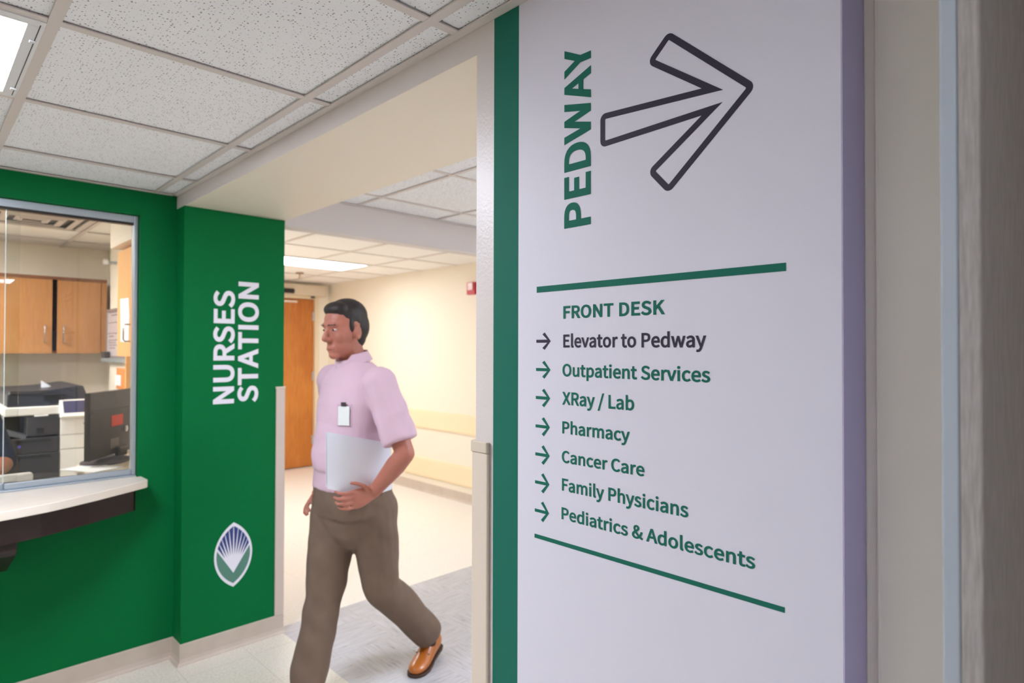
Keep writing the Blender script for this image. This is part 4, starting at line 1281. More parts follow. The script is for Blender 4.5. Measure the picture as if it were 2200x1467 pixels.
# rod on the right wall
ry = 5.2
t = thing('wall_rod', 'short steel rod with a pale end knob on the office right wall', 'rod', (XP, ry, 2.0))
zr = at(240, 564, Y=ry).z
b = MB(); b.tube([(XP, ry, zr), (at(228, 564, Y=ry).x, ry, zr)], 0.011, 12)
obj('bar', b, M_ALU, t)
b = MB(); b.cyl((at(222, 563, Y=ry).x, ry, zr), (1, 0, 0), 0.02, 0.028, 16)
obj('end_knob', b, M_WHITE, t)

# whiteboard on the right wall
yw0, yw1 = at(252, 720, X=XP).y - 0.45, at(233.5, 720, X=XP).y
zw0, zw1 = at(234, 768, X=XP).z, at(234, 666, X=XP).z
t = thing('whiteboard', 'small framed whiteboard with writing on the office right wall', 'whiteboard', (XP, yw1 - 0.3, zw0))
b = MB(); b.box(XP - 0.012, XP - 0.001, yw0, yw1, zw0, zw1)
obj('board', b, mat('whiteboard_grey', (206, 196, 200), 0.3), t)
b = MB()
b.box(XP - 0.018, XP - 0.0125, yw0, yw1, zw1 - 0.02, zw1); b.box(XP - 0.018, XP - 0.0125, yw0, yw1, zw0, zw0 + 0.015)
b.box(XP - 0.018, XP - 0.0125, yw1 - 0.015, yw1, zw0 + 0.015, zw1 - 0.02); b.box(XP - 0.018, XP - 0.0125, yw0, yw0 + 0.015, zw0 + 0.015, zw1 - 0.02)
obj('frame', b, mat('whiteboard_frame', (150, 138, 136), 0.4), t, 0.001)
b = MB()
for k, (f, l0, l1) in enumerate(((0.93, 0.05, 0.3), (0.87, 0.12, 0.3), (0.72, 0.03, 0.32), (0.5, 0.02, 0.3), (0.44, 0.06, 0.2), (0.36, 0.05, 0.3), (0.31, 0.05, 0.26), (0.26, 0.06, 0.3), (0.2, 0.06, 0.24))):
    zz = zw0 + f * (zw1 - zw0)
    b.tube([(XP - 0.0128, yw1 - 0.02 - l0 - (l1 - l0) * i / 8, zz + 0.004 * math.sin(i * 2.1 + k)) for i in range(9)], 0.0022, 5)
obj('writing', b, mat('marker_ink', (120, 104, 116), 0.7), t)
b = MB(); b.box(XP - 0.05, XP - 0.001, yw0, yw1, zw0 - 0.03, zw0 - 0.002)
obj('marker_tray', b, M_ALU, t, 0.003)
b = MB(); b.box(XP - 0.052, XP - 0.0195, yw1 - 0.14, yw1 - 0.02, zw0 - 0.0015, zw0 + 0.045)
tag(obj('board_eraser', b, M_CHAR, bevel=0.004), 'dark eraser on the whiteboard tray', 'eraser')

# orange notice with a white sheet on the right wall
pa, pb = at(253, 790, X=XP - 0.002), at(270, 838, X=XP - 0.002)
t = thing('notice_holder', 'orange notice holder with a white sheet on the office right wall', 'notice', (XP, pa.y, pb.z))
b = MB(); b.box(XP - 0.01, XP - 0.001, pb.y, pa.y, pb.z, pa.z)
obj('backing', b, mat('notice_orange', (236, 150, 84), 0.5), t, 0.002)
b = MB(); b.box(XP - 0.014, XP - 0.0105, pb.y + 0.09, pa.y + 0.02, pb.z + 0.025, pa.z - 0.05)
obj('sheet', b, M_PAPER, t)

# ---------------------------------------------------------------- copier
YC = 4.95


def cp(x, y, d=0.0):
    return at(x, y, Y=YC + d)


t = thing('copier', 'large black and white office copier against the back wall', 'copier', (0.7, 5.2, 0))
cx0, cx1 = cp(8, 900).x, cp(214, 900).x
xs = cp(129, 950).x                                   # left edge of the white front column
z_lid1, z_lid0 = cp(60, 842).z, cp(60, 874).z
z_sc0 = cp(60, 893).z
YD = YO - 0.12
# document feeder / lid: sloping top, dark
b = MB()
xa, xb_ = cp(16, 850).x, cp(188, 850).x
b.prism([(xa, z_lid0), (xa, z_lid1 - 0.012), (xa + 0.02, z_lid1 + 0.004), (xa + (xb_ - xa) * 0.5, z_lid1 + 0.008), (xa + (xb_ - xa) * 0.88, z_lid1 + 0.03), (xb_ - 0.02, z_lid1 + 0.028), (xb_, z_lid1 - 0.03), (xb_, z_lid0 + 0.03), (xa + (xb_ - xa) * 0.66, z_lid0 + 0.01), (xa + (xb_ - xa) * 0.5, z_lid0)], lambda u, v, tt: (u, tt, v), YC + 0.02, YD)
obj('document_feeder', b, M_NAVYP, t, 0.008, 3)
b = MB(); p, q = cp(96, 848), cp(140, 859)
b.box(p.x, q.x, YC + 0.012, YC + 0.0195, q.z, p.z)
obj('feeder_slot', b, M_BLACK, t, 0.003)
b = MB(); b.box(cp(22, 843).x, cp(98, 843).x, YC + 0.014, YC + 0.0195, cp(22, 848).z, cp(22, 841).z)
obj('feeder_ridge', b, M_CHAR, t, 0.002)
b = MB(); b.box(cp(8, 880).x, cp(130, 880).x, YC, YD, z_sc0, z_lid0 - 0.001)
obj('scanner_body', b, M_PLAST, t, 0.008, 3)
# tilted control panel
pl, pr = cp(128, 858).x, cp(206, 858).x
zt, zb = cp(130, 859).z, cp(130, 897).z
b = MB()
b.prism([(YC - 0.05, zb), (YC - 0.058, zb + 0.01), (YC + 0.015, zt), (YC + 0.05, zt - 0.004), (YC + 0.05, zb)], lambda u, v, tt: (tt, u, v), pl, pr)
cpn = obj('control_panel', b, M_PLAST, t, 0.004)
b = MB()
def on_panel(f, e=0.0):
    return (YC - 0.058 + 0.073 * f - e, zb + 0.01 + (zt - zb - 0.01) * f - e)
y0_, z0_ = on_panel(0.22, 0.0015); y1_, z1_ = on_panel(0.93, 0.0015)
b.prism([(y0_, z0_), (y1_, z1_), (y1_ + 0.004, z1_ - 0.001), (y0_ + 0.004, z0_ - 0.001)], lambda u, v, tt: (tt, u, v), pl + 0.018, pr - 0.006)
obj('touch_screen', b, mat('screen_blue_grey', (62, 62, 96), 0.15), cpn)
# body below: black recess, output tray, white column, drawers
zf = [cp(129, y).z for y in (900, 935, 966)]
b = MB(); b.box(cx0 + 0.012, xs - 0.001, YC + 0.16, YD, cp(20, 945).z, z_sc0 - 0.001)
obj('output_recess', b, M_BLACK, t)
b = MB()
zz = cp(60, 931).z
p, q = cp(58, 896), cp(129, 933)
b.box(p.x, xs - 0.001, YC + 0.004, YC + 0.159, q.z, p.z)
fc = obj('front_cover', b, M_CHAR, t, 0.006, 3)
b = MB(); b.box(cp(74, 893).x, cp(104, 893).x, YC - 0.004, YC + 0.05, p.z + 0.0005, p.z + 0.008)
obj('paper_tab', b, M_PAPER, fc, 0.002)
b = MB(); b.box(cp(79, 925).x, cp(95, 925).x, YC - 0.004, YC + 0.0035, cp(79, 932).z, cp(79, 920).z)
obj('cover_latch', b, M_BLACK, fc, 0.003)
b = MB()
b.prism([(cx0 + 0.005, cp(10, 925).z), (cp(57, 930).x, cp(57, 936).z), (cp(57, 930).x, cp(57, 944).z), (cx0 + 0.005, cp(10, 936).z)], lambda u, v, tt: (u, tt, v), YC + 0.02, YC + 0.159)
obj('output_tray', b, mat('tray_grey', (110, 110, 118), 0.4), t)
zd = [cp(129, y).z for y in (936, 969)] + [0.62, 0.34, 0.06]
for k in range(4):
    b = MB(); b.box(cx0, xs - 0.001, YC - (0.004 if k else 0.0), YD, zd[k + 1] + 0.002, zd[k] - 0.002)
    dd = obj('drawer', b, M_CHAR, t, 0.004)
    b = MB(); b.box(cx0 + 0.06, cx0 + 0.24, YC - 0.007, YC - 0.0045, zd[k] - 0.028, zd[k] - 0.012)
    obj('drawer_grip', b, M_BLACK, dd)
zw = [zb - 0.002, cp(129, 935).z, cp(129, 966).z, 0.62, 0.06]
for k in range(4):
    b = MB(); b.box(xs, cx1, YC - 0.001, YD, zw[k + 1] + 0.002, zw[k] - 0.0015)
    obj('white_panel', b, M_PLAST, t, 0.003)
b = MB(); b.box(cx0 + 0.03, cx1 - 0.03, YC + 0.03, YD - 0.03, 0.0, 0.06)
obj('plinth', b, M_BLACK, t)
for (x, y, r_, c_) in ((185, 888, 0.009, (96, 128, 214)), (182, 909, 0.008, (150, 140, 190))):
    b = MB(); q = cp(x, y); b.cyl((q.x, YC - (0.062 if y < 895 else 0.003), q.z), (0, 1, 0), r_, 0.003, 18)
    obj('round_sticker', b, mat('sticker_%d' % c_[0], c_, 0.5), t)
b = MB(); q = cp(41, 960); b.cyl((q.x, YC - 0.006, q.z), (0, 1, 0), 0.009, 0.0015, 18)
obj('round_sticker', b, mat('sticker_violet', (92, 84, 180), 0.4), t)
# papers lying on the copier lid
q0, q1 = cp(88, 817, 0.3), cp(112, 831, 0.3)
b = MB()
b.prism([(q0.x, z_lid1 + 0.01), (q0.x, q0.z), (q1.x, z_lid1 + 0.012)], lambda u, v, tt: (u, YC + 0.3 + tt * 1.0, v), 0, 0.002)
tag(obj('folded_paper', b, M_PAPERB), 'small folded white paper standing on the copier lid', 'paper')

# ---------------------------------------------------------------- office counter, monitor and clutter
b = MB(); b.prism([(-1.6, G + GT + 0.002), (XO - 0.001, G + GT + 0.002), (XO - 0.001, 4.46), (0.822, 4.46), (0.8, 4.3), (0.66, 4.08), (0.66, 3.70), (-1.6, 3.70)], lambda u, v, tt: (u, v, tt), 0.89, 0.93)
tag(obj('office_counter', b, mat('office_counter_laminate', (222, 208, 188), 0.4), bevel=0.003), 'beige office work counter just inside the reception window', 'counter')

mdir = Vector((math.sin(math.radians(39)), math.cos(math.radians(39)), 0))
mn = Vector((mdir.y, -mdir.x, 0))                     # back of the monitor faces the window
ML = at(193, 918, Y=3.93)
zt, zb = at(193, 845, Y=3.93).z, at(193, 992, Y=3.93).z
o3 = Vector((ML.x, 3.93, 0))
t = thing('monitor', 'black computer monitor seen from behind with a red sticker', 'monitor', tuple(o3 + mdir * 0.25 + Vector((0, 0, 0.93))))
MW = 0.5
Mm = Matrix(((mdir.x, -mn.x, 0, o3.x), (mdir.y, -mn.y, 0, o3.y), (0, 0, 1, 0), (0, 0, 0, 1)))


def mbox(u0, u1, n0, n1, z0, z1):
    m = MB(); m.box(u0, u1, -n1, -n0, z0, z1, M=Mm)
    return m


obj('rear_shell', mbox(0, MW, -0.03, 0.0, zb, zt), M_BLACK, t, 0.004)
obj('screen', mbox(0.012, MW - 0.012, -0.0325, -0.0305, zb + 0.015, zt - 0.012), M_BLACK, t)
def mon_uv(x, y):
    d = CF + CR * ((x - 1100) / FPX) - CU * ((y - 733.5) / FPX)
    k = (o3 - EYE).dot(mn) / d.dot(mn)
    q = EYE + d * k
    return (q - o3).dot(mdir), q.z


u0, za = mon_uv(239.5, 893); u1, zb2 = mon_uv(264, 911)
obj('red_sticker', mbox(u0, u1, 0.0004, 0.0012, zb2, za), mat('sticker_red', (226, 72, 52), 0.5), t)
u0, za = mon_uv(237.5, 943); u1, zb2 = mon_uv(255, 959)
obj('rating_label', mbox(u0, u1, 0.0004, 0.0012, zb2, za), mat('label_grey', (118, 108, 104), 0.5), t)
u0, za = mon_uv(269, 920)
q = o3 + mdir * u0 + Vector((0, 0, za))
b = MB(); b.cyl(q + mn * 0.0005, mn, 0.0175, 0.008, 24); b.cyl(q + mn * 0.009, mn, 0.011, 0.002, 20)
obj('round_badge', b, M_CHROME, t, smooth=True)
obj('vent_ridge', mbox(0.02, MW - 0.02, 0.0004, 0.004, zt - 0.112, zt - 0.104), M_BLACK, t, 0.001)
obj('stand', mbox(0.24, 0.33, 0.001, 0.03, 0.95, zb + 0.045), M_BLACK, t, 0.008)
b = MB(); c = o3 + mdir * 0.2 - mn * 0.02
b.loft([((c.x, c.y, 0.9305), mdir * 0.15, mn * 0.11), ((c.x, c.y, 0.942), mdir * 0.15, mn * 0.11), ((c.x, c.y, 0.958), mdir * 0.08, mn * 0.06)], 28, 2.2)
obj('foot', b, M_NAVYP, t, smooth=True)

# papers
p = at(163, 1011, Z=0.934)
for k, (dx, dy, rz, nm, lab) in enumerate(((0, 0, 0.5, 'paper_sheet', 'white paper sheet lying on the office counter before the copier'),)):
    b = MB(); b.box(-0.07, 0.1, -0.12, 0.12, 0, 0.004, M=Matrix.Translation((p.x + 0.062 + dx, p.y + 0.02 + dy, 0.9305)) @ Matrix.Rotation(rz, 4, 'Z'))
    tag(obj(nm, b, M_PAPER), lab, 'paper')
p = at(266, 990, Y=4.41)
b = MB(); b.box(-0.05, 0.05, -0.002, 0.002, 0, 0.085, M=Matrix.Translation((p.x, p.y, 0.9305)) @ Matrix.Rotation(0.5, 4, 'Z') @ Matrix.Rotation(0.12, 4, 'X'))
tag(obj('note_card', b, M_PAPER), 'upright white card on the counter below the monitor', 'card')
p = at(247, 985, Y=4.36)
b = MB(); b.cyl((p.x, p.y, 0.9305), (0, 0, 1), 0.026, 0.06, 20, 0.031)
tag(obj('paper_cup', b, M_PAPER, smooth=True), 'small white cup on the counter under the monitor', 'cup')
# white keyboard close to the sill
p0, p1 = at(-60, 1028, Y=3.66), at(71, 1028, Y=3.66)
b = MB(); b.box(p0.x - 0.2, p1.x, 3.645, 3.69, 0.9305, at(40, 1018, Y=3.65).z)
tag(obj('document_tray', b, M_PLAST, bevel=0.014, segs=4), 'white rounded tray on the counter just inside the window', 'tray')
# ---------------------------------------------------------------- people
M_SKIN = mat('skin', (172, 108, 90), 0.5, var=0.05, vscale=14)
M_HAIR = mat('dark_hair', (36, 28, 26), 0.55, bump=0.6, bscale=160)
M_SHIRT = mat('pale_pink_shirt', (206, 176, 192), 0.75, bump=0.15, bscale=300)
M_PANTS = mat('brown_trousers', (112, 93, 79), 0.85, bump=0.2, bscale=400, var=0.06, vscale=16)
M_SHOE = mat('tan_leather', (176, 98, 32), 0.3, coat=0.3)
M_SOLE = mat('dark_brown_sole', (66, 46, 34), 0.6)
M_EYEW = mat('eye_white', (196, 186, 180), 0.3)
M_IRIS = mat('dark_iris', (46, 32, 26), 0.15)


def finger(mb, pts, r):
    for i in range(len(pts) - 1):
        mb.cap(pts[i], pts[i + 1], r * (1 - 0.1 * i), r * (1 - 0.1 * (i + 1)), 10)


def head_frame(c, yaw, pitch, face):
    """local (f forward, l left, u up) -> world"""
    F = Vector(face).normalized()
    Lf = Vector((0, 0, 1)).cross(F)
    B = Matrix((F, Lf, Vector((0, 0, 1)))).transposed()
    Rm = Matrix.Rotation(yaw, 3, 'Z') @ B @ Matrix.Rotation(pitch, 3, 'Y')
    return lambda f, l, u: Vector(c) + Rm @ Vector((f, l, u)), Rm


def head_forms(mb, H, R, s=1.0):
    E = lambda f, l, u, a, b_, c_: mb.ell(H(f * s, l * s, u * s), (a * s, b_ * s, c_ * s), R, 20, 14)
    E(-0.012, 0, 0.045, 0.101, 0.078, 0.088)            # cranium
    E(0.012, 0, 0.0, 0.08, 0.07, 0.09)                  # face mass
    E(0.026, 0, -0.056, 0.062, 0.056, 0.062)             # jaw
    E(0.066, 0, -0.1, 0.024, 0.027, 0.02)               # chin
    E(0.076, 0, 0.034, 0.022, 0.05, 0.016)              # brow
    for k in (1, -1):
        E(0.05, 0.034 * k, -0.02, 0.032, 0.028, 0.034)  # cheeks
        E(-0.012, 0.079 * k, -0.006, 0.02, 0.009, 0.033)  # ears
        E(-0.005, 0.083 * k, -0.03, 0.01, 0.008, 0.012)
        mb.cap(H(0.1 * s, 0.0105 * k * s, -0.032 * s), H(0.094 * s, 0.012 * k * s, -0.03 * s), 0.0095 * s, 0.009 * s, 10)
    mb.cap(H(0.089 * s, 0, 0.022 * s), H(0.112 * s, 0, -0.024 * s), 0.0095 * s, 0.013 * s, 12)  # nose
    mb.cap(H(0.08 * s, 0.018 * s, -0.066 * s), H(0.08 * s, -0.018 * s, -0.066 * s), 0.01 * s, 0.01 * s, 10)
    mb.cap(H(0.079 * s, 0.016 * s, -0.08 * s), H(0.079 * s, -0.016 * s, -0.08 * s), 0.0095 * s, 0.0095 * s, 10)


def head_details(body, H, R, s=1.0, full_hair=False, hair=None):
    for k in (1, -1):
        b = MB(); b.ell(H(0.077 * s, 0.031 * k * s, 0.012 * s), (0.0105 * s, 0.0115 * s, 0.0065 * s), R, 14, 10)
        e = obj('eye', b, M_EYEW, body, smooth=True)
        b = MB(); b.ell(H(0.0852 * s, 0.032 * k * s, 0.012 * s), (0.0035 * s, 0.0056 * s, 0.0056 * s), R, 12, 8)
        obj('iris', b, M_IRIS, e, smooth=True)
        b = MB(); b.cap(H(0.0965 * s, 0.015 * k * s, 0.0345 * s), H(0.0835 * s, 0.047 * k * s, 0.035 * s), 0.0034 * s, 0.0022 * s, 8)
        obj('eyebrow', b, M_HAIR, body, smooth=True)
    b = MB(); b.cap(H(0.0888 * s, 0.02 * s, -0.0735 * s), H(0.0888 * s, -0.02 * s, -0.0735 * s), 0.0022 * s, 0.0022 * s, 8)
    obj('lips', b, mat('lips', (150, 84, 76), 0.5), body, smooth=True)
    b = MB()
    E = lambda f, l, u, a, b_, c_: b.ell(H(f * s, l * s, u * s), (a * s, b_ * s, c_ * s), R, 20, 14)
    E(-0.022, 0, 0.063, 0.1, 0.082, 0.084)
    E(-0.056, 0, 0.02, 0.066, 0.079, 0.088)
    E(-0.05, 0, -0.03, 0.05, 0.064, 0.06)
    E(0.03, 0, 0.1, 0.052, 0.066, 0.036)
    for k in (1, -1):
        E(0.014, 0.07 * k, 0.03, 0.012, 0.009, 0.036)
    if full_hair:
        E(-0.09, 0, -0.02, 0.05, 0.05, 0.07)
    return organic('hair', b, hair or M_HAIR, body, 0.0045, 5)


# ---- walking man in the opening
YC_ = 2.52
HEAD = Vector((1.405, YC_ - 0.01, 1.652))
H, HR = head_frame(HEAD, math.radians(10), math.radians(7), (-1, 0, 0))
SH_L, EL_L, WR_L = Vector((1.46, 2.305, 1.425)), Vector((1.505, 2.175, 1.13)), Vector((1.432, 2.298, 0.962))
SH_R, EL_R, WR_R = Vector((1.47, 2.735, 1.425)), Vector((1.55, 2.79, 1.14)), Vector((1.45, 2.76, 0.93))
HIP_F, KN_F, AN_F = Vector((1.43, 2.60, 0.88)), Vector((1.352, 2.585, 0.45)), Vector((1.262, 2.565, 0.09))
HIP_B, KN_B, AN_B = Vector((1.50, 2.44, 0.88)), Vector((1.57, 2.455, 0.485)), Vector((1.905, 2.532, 0.13))
b = MB()
TOR = [((1.455, YC_, 0.84), (0.13, 0, 0), (0, 0.165, 0)), ((1.455, YC_, 0.95), (0.145, 0, 0), (0, 0.172, 0)), ((1.452, YC_, 1.07), (0.142, 0, 0), (0, 0.168, 0)),
       ((1.455, YC_, 1.2), (0.13, 0, 0), (0, 0.17, 0)), ((1.462, YC_, 1.33), (0.122, 0, 0), (0, 0.185, 0)), ((1.468, YC_, 1.42), (0.105, 0, 0), (0, 0.185, 0)),
       ((1.468, YC_, 1.475), (0.075, 0, 0), (0, 0.14, 0)), ((1.463, YC_, 1.515), (0.06, 0, 0), (0, 0.075, 0))]
b.loft(TOR, 24)
b.cap((1.468, YC_, 1.48), (1.425, YC_ - 0.005, 1.61), 0.06, 0.056)
head_forms(b, H, HR)
for S, E_, W in ((SH_L, EL_L, WR_L), (SH_R, EL_R, WR_R)):
    b.ell(S, (0.06, 0.06, 0.06))
    b.cap(S, E_, 0.053, 0.041)
    m = E_.lerp(W, 0.3)
    b.cap(E_, m, 0.041, 0.044)
    b.cap(m, W, 0.044, 0.028)
for hp, kn, an in ((HIP_F, KN_F, AN_F), (HIP_B, KN_B, AN_B)):
    b.cap(hp, kn, 0.083, 0.055); b.cap(kn, kn.lerp(an, 0.35), 0.055, 0.052); b.cap(kn.lerp(an, 0.35), an, 0.052, 0.036)
for an, toe in ((AN_F, Vector((1.06, 2.535, 0.04))), (AN_B, Vector((1.775, 2.46, 0.038)))):
    b.cap(an, an.lerp(toe, 0.2) - Vector((0, 0, 0.04)), 0.03, 0.024); b.cap(an.lerp(toe, 0.2) - Vector((0, 0, 0.045)), toe - Vector((0, 0, 0.006)), 0.022, 0.014)
# left hand under the papers
b.loft([(WR_L + Vector((0.0, 0, 0)), (0, 0.02, 0), (0, 0, 0.03)), ((1.40, 2.297, 0.955), (0, 0.018, 0), (0, 0, 0.038)), ((1.37, 2.295, 0.948), (0, 0.016, 0), (0, 0, 0.043)), ((1.335, 2.295, 0.945), (0, 0.014, 0), (0, 0, 0.042)), ((1.325, 2.295, 0.945), (0, 0.008, 0), (0, 0, 0.036))], 16)
for z, L_, r in ((0.978, 1.0, 0.0092), (0.956, 1.08, 0.0095), (0.934, 1.0, 0.009), (0.913, 0.8, 0.0082)):
    finger(b, [(1.338, 2.295, z), (1.338 - 0.042 * L_, 2.291, z - 0.002), (1.338 - 0.068 * L_, 2.305, z), (1.338 - 0.07 * L_, 2.330, z + 0.004)], r)
finger(b, [(1.398, 2.288, 0.972), (1.372, 2.275, 0.997), (1.342, 2.276, 1.012), (1.316, 2.285, 1.018)], 0.0112)
# right hand, relaxed
b.loft([(WR_R, (0.0, 0.02, 0), (0.02, 0, 0.02)), (WR_R + Vector((-0.035, -0.005, -0.03)), (0, 0.016, 0), (0.024, 0, 0.03)), (WR_R + Vector((-0.075, -0.01, -0.06)), (0, 0.013, 0), (0.022, 0, 0.03))], 14)
for k, (o1, L_) in enumerate(((0.026, 0.9), (0.008, 1.0), (-0.01, 0.95), (-0.027, 0.75))):
    p = WR_R + Vector((-0.07 + o1 * 0.7, -0.01, -0.056 + o1))
    finger(b, [p, p + Vector((-0.03, -0.008, -0.026)) * L_, p + Vector((-0.045, -0.028, -0.05)) * L_, p + Vector((-0.04, -0.045, -0.062)) * L_], 0.0088)
p = WR_R + Vector((-0.025, -0.012, 0.0))
finger(b, [p, p + Vector((-0.03, -0.03, 0.005)), p + Vector((-0.055, -0.045, -0.01)), p + Vector((-0.07, -0.05, -0.025))], 0.0108)
man = tag(organic('person', b, M_SKIN, None, 0.0045, 5), 'man in a pink short-sleeved shirt and brown trousers striding left through the opening', 'person')
head_details(man, H, HR)
# shirt
b = MB()
b.loft([((c[0], c[1], c[2]), (u[0] + 0.016, 0, 0), (0, v[1] + 0.014, 0)) for c, u, v in TOR[1:-1]] + [((1.464, YC_, 1.512), (0.068, 0, 0), (0, 0.09, 0))], 28)
b.loft([((1.44, YC_, 1.04), (0.155, 0, 0), (0, 0.165, 0)), ((1.436, YC_, 1.12), (0.155, 0, 0), (0, 0.16, 0)), ((1.445, YC_, 1.25), (0.13, 0, 0), (0, 0.16, 0))], 24)
for S, E_ in ((SH_L, EL_L), (SH_R, EL_R)):
    b.ell(S, (0.078, 0.072, 0.07))
    b.cap(S, S.lerp(E_, 0.5), 0.074, 0.077)
    d = (E_ - S).normalized()
    u = d.cross(Vector((1, 0, 0))).normalized(); v = d.cross(u)
    b.loft([(S.lerp(E_, 0.35), u * 0.072, v * 0.074), (S.lerp(E_, 0.82), u * 0.07, v * 0.082), (S.lerp(E_, 0.84), u * 0.066, v * 0.078)], 20, 2)
shirt = organic('shirt', b, M_SHIRT, man, 0.006, 5)
def folds(o, sx, sy, sz, amp, shear=0.0):              # soft cloth folds
    nr = [v.normal.copy() for v in o.data.vertices]
    for v, n in zip(o.data.vertices, nr):
        c = v.co.copy()
        v.co = c + n * (noise.noise(Vector((c.x * sx + c.z * shear, c.y * sy, c.z * sz))) * amp)


folds(shirt, 9, 9, 16, 0.006)
b = MB()
n_ = 24
for (r0, z0_, r1, z1_) in ((0.066, 1.512, 0.064, 1.548), (0.082, 1.512, 0.066, 1.549)):
    pass
rs = []
for rr, zz in ((0.075, 1.505), (0.069, 1.55), (0.073, 1.553), (0.086, 1.512)):
    rs.append([Vector((1.455 + 0.012 * (1.55 - zz) / 0.04 + rr * math.cos(2 * math.pi * k / n_) * 0.98 - 0.006, YC_ + rr * math.sin(2 * math.pi * k / n_), zz - 0.02 * (math.cos(2 * math.pi * k / n_) < -0.6) - 0.016 * -math.cos(2 * math.pi * k / n_))) for k in range(n_)])
b.rings(rs, False)
obj('collar', b, M_SHIRT, shirt, smooth=True, ang=60)
# chest pocket with papers, badge
q = at(727, 880, Y=2.365)
b = MB(); b.box(-0.036, 0.036, -0.003, 0.001, -0.05, 0.045, M=Matrix.Translation((1.346, 2.398, 1.29)) @ Matrix.Rotation(math.radians(-58), 4, 'Z'))
obj('chest_pocket', b, M_SHIRT, shirt, 0.002)
b = MB(); b.box(-0.027, 0.027, -0.006, -0.0035, -0.042, 0.04, M=Matrix.Translation((1.343, 2.395, 1.285)) @ Matrix.Rotation(math.radians(-58), 4, 'Z'))
bd = obj('id_badge', b, mat('badge_white', (226, 232, 230), 0.4), man, 0.002)
b = MB(); b.box(-0.012, 0.012, -0.009, -0.0062, 0.04, 0.058, M=Matrix.Translation((1.343, 2.395, 1.285)) @ Matrix.Rotation(math.radians(-58), 4, 'Z'))
obj('badge_clip', b, M_CHAR, bd, 0.002)
# trousers
b = MB()
b.loft([((1.457, YC_, 0.83), (0.15, 0, 0), (0, 0.176, 0)), ((1.457, YC_, 0.9), (0.162, 0, 0), (0, 0.187, 0)), ((1.457, YC_, 1.0), (0.156, 0, 0), (0, 0.184, 0)), ((1.457, YC_, 1.02), (0.152, 0, 0), (0, 0.18, 0))], 28)
b.ell((1.46, YC_, 0.86), (0.153, 0.176, 0.2))
for hp, kn, an, hw in ((HIP_F, KN_F, AN_F, (0.078, 0.08)), (HIP_B, KN_B, AN_B, (0.078, 0.08))):
    b.cap(hp - Vector((0, 0, 0.02)), hp.lerp(kn, 0.45), 0.12, 0.106, 18)
    b.cap(hp.lerp(kn, 0.45), kn, 0.106, 0.083, 18)
    b.cap(kn, kn.lerp(an, 0.5), 0.083, 0.08, 18)
    d = (an - kn).normalized()
    u = d.cross(Vector((0, 1, 0))).normalized(); v = d.cross(u)
    e = kn.lerp(an, 0.93)
    b.loft([(kn.lerp(an, 0.4), u * 0.08, v * 0.078), (kn.lerp(an, 0.75), u * 0.08, v * 0.077), (e, u * hw[0], v * 0.078), (e + d * 0.02, u * (hw[0] - 0.004), v * 0.074)], 20, 2)
tr_ = organic('trousers', b, M_PANTS, man, 0.0065, 9)
folds(tr_, 13, 9, 9, 0.009, 6)


def shoe(heel, toe, lift):
    """laced leather shoe from heel to toe (floor points); lift raises the heel"""
    hv, tv = Vector((*heel, 0)), Vector((*toe, 0))
    d = (tv - hv); L_ = d.length; d.normalize()
    s = Vector((-d.y, d.x, 0)); up = Vector((0, 0, 1))
    def pt(f, l, z):
        z2 = z + lift * max(0.0, 1 - f / 0.62)
        return hv + d * (f * L_) + s * l + up * z2
    secs = [(0.0, 0.022, 0.03, 0.07), (0.06, 0.038, 0.012, 0.1), (0.2, 0.042, 0.01, 0.112), (0.38, 0.043, 0.01, 0.112), (0.55, 0.047, 0.01, 0.088), (0.72, 0.051, 0.01, 0.068), (0.88, 0.045, 0.01, 0.056), (0.96, 0.031, 0.012, 0.046), (1.0, 0.012, 0.018, 0.036)]
    m = MB()
    rs = []
    for f, w_, z0_, z1_ in secs:
        ring = []
        for k in range(16):
            a = 2 * math.pi * k / 16
            l = math.copysign(abs(math.cos(a)) ** 0.75, math.cos(a)) * w_
            t_ = math.sin(a)
            zz = (z0_ + z1_) / 2 + (z1_ - z0_) / 2 * math.copysign(abs(t_) ** 0.75, t_)
            ring.append(pt(f, l * (1.0 if t_ < 0 else 1 - 0.45 * t_), zz))
        rs.append(ring)
    m.rings(rs)
    so = obj('shoe', m, M_SHOE, man, smooth=True, ang=80)
    sd = so.modifiers.new('s', 'SUBSURF'); sd.levels = 1; sd.render_levels = 2
    m = MB()
    rs = []
    for f, w_ in ((-0.015, 0.02), (0.02, 0.037), (0.12, 0.044), (0.4, 0.042), (0.55, 0.049), (0.72, 0.054), (0.88, 0.048), (0.97, 0.034), (1.015, 0.014)):
        rs.append([pt(f, -w_, 0.001), pt(f, w_, 0.001), pt(f, w_, 0.014), pt(f, -w_, 0.014)])
    m.rings(rs)
    obj('sole', m, M_SOLE, so, 0.003)
    for f in (0.4, 0.46, 0.52):
        zt_ = 0.112 - (f - 0.38) * 0.14
        m = MB(); m.tube([pt(f, -0.02, zt_ - 0.006), pt(f + 0.01, 0, zt_ + 0.0015), pt(f, 0.02, zt_ - 0.006)], 0.0028, 8)
        obj('lace', m, M_SOLE, so, smooth=True)
    m = MB(); m.tube([pt(0.62, l, 0.081 - 0.35 * abs(l)) for l in (-0.036, -0.02, 0, 0.02, 0.036)], 0.0022, 8)
    obj('toe_cap_seam', m, M_SOLE, so, smooth=True)
    return so


shoe((1.335, 2.57), (1.02, 2.525), 0.0)
shoe((1.985, 2.572), (1.742, 2.443), 0.03)

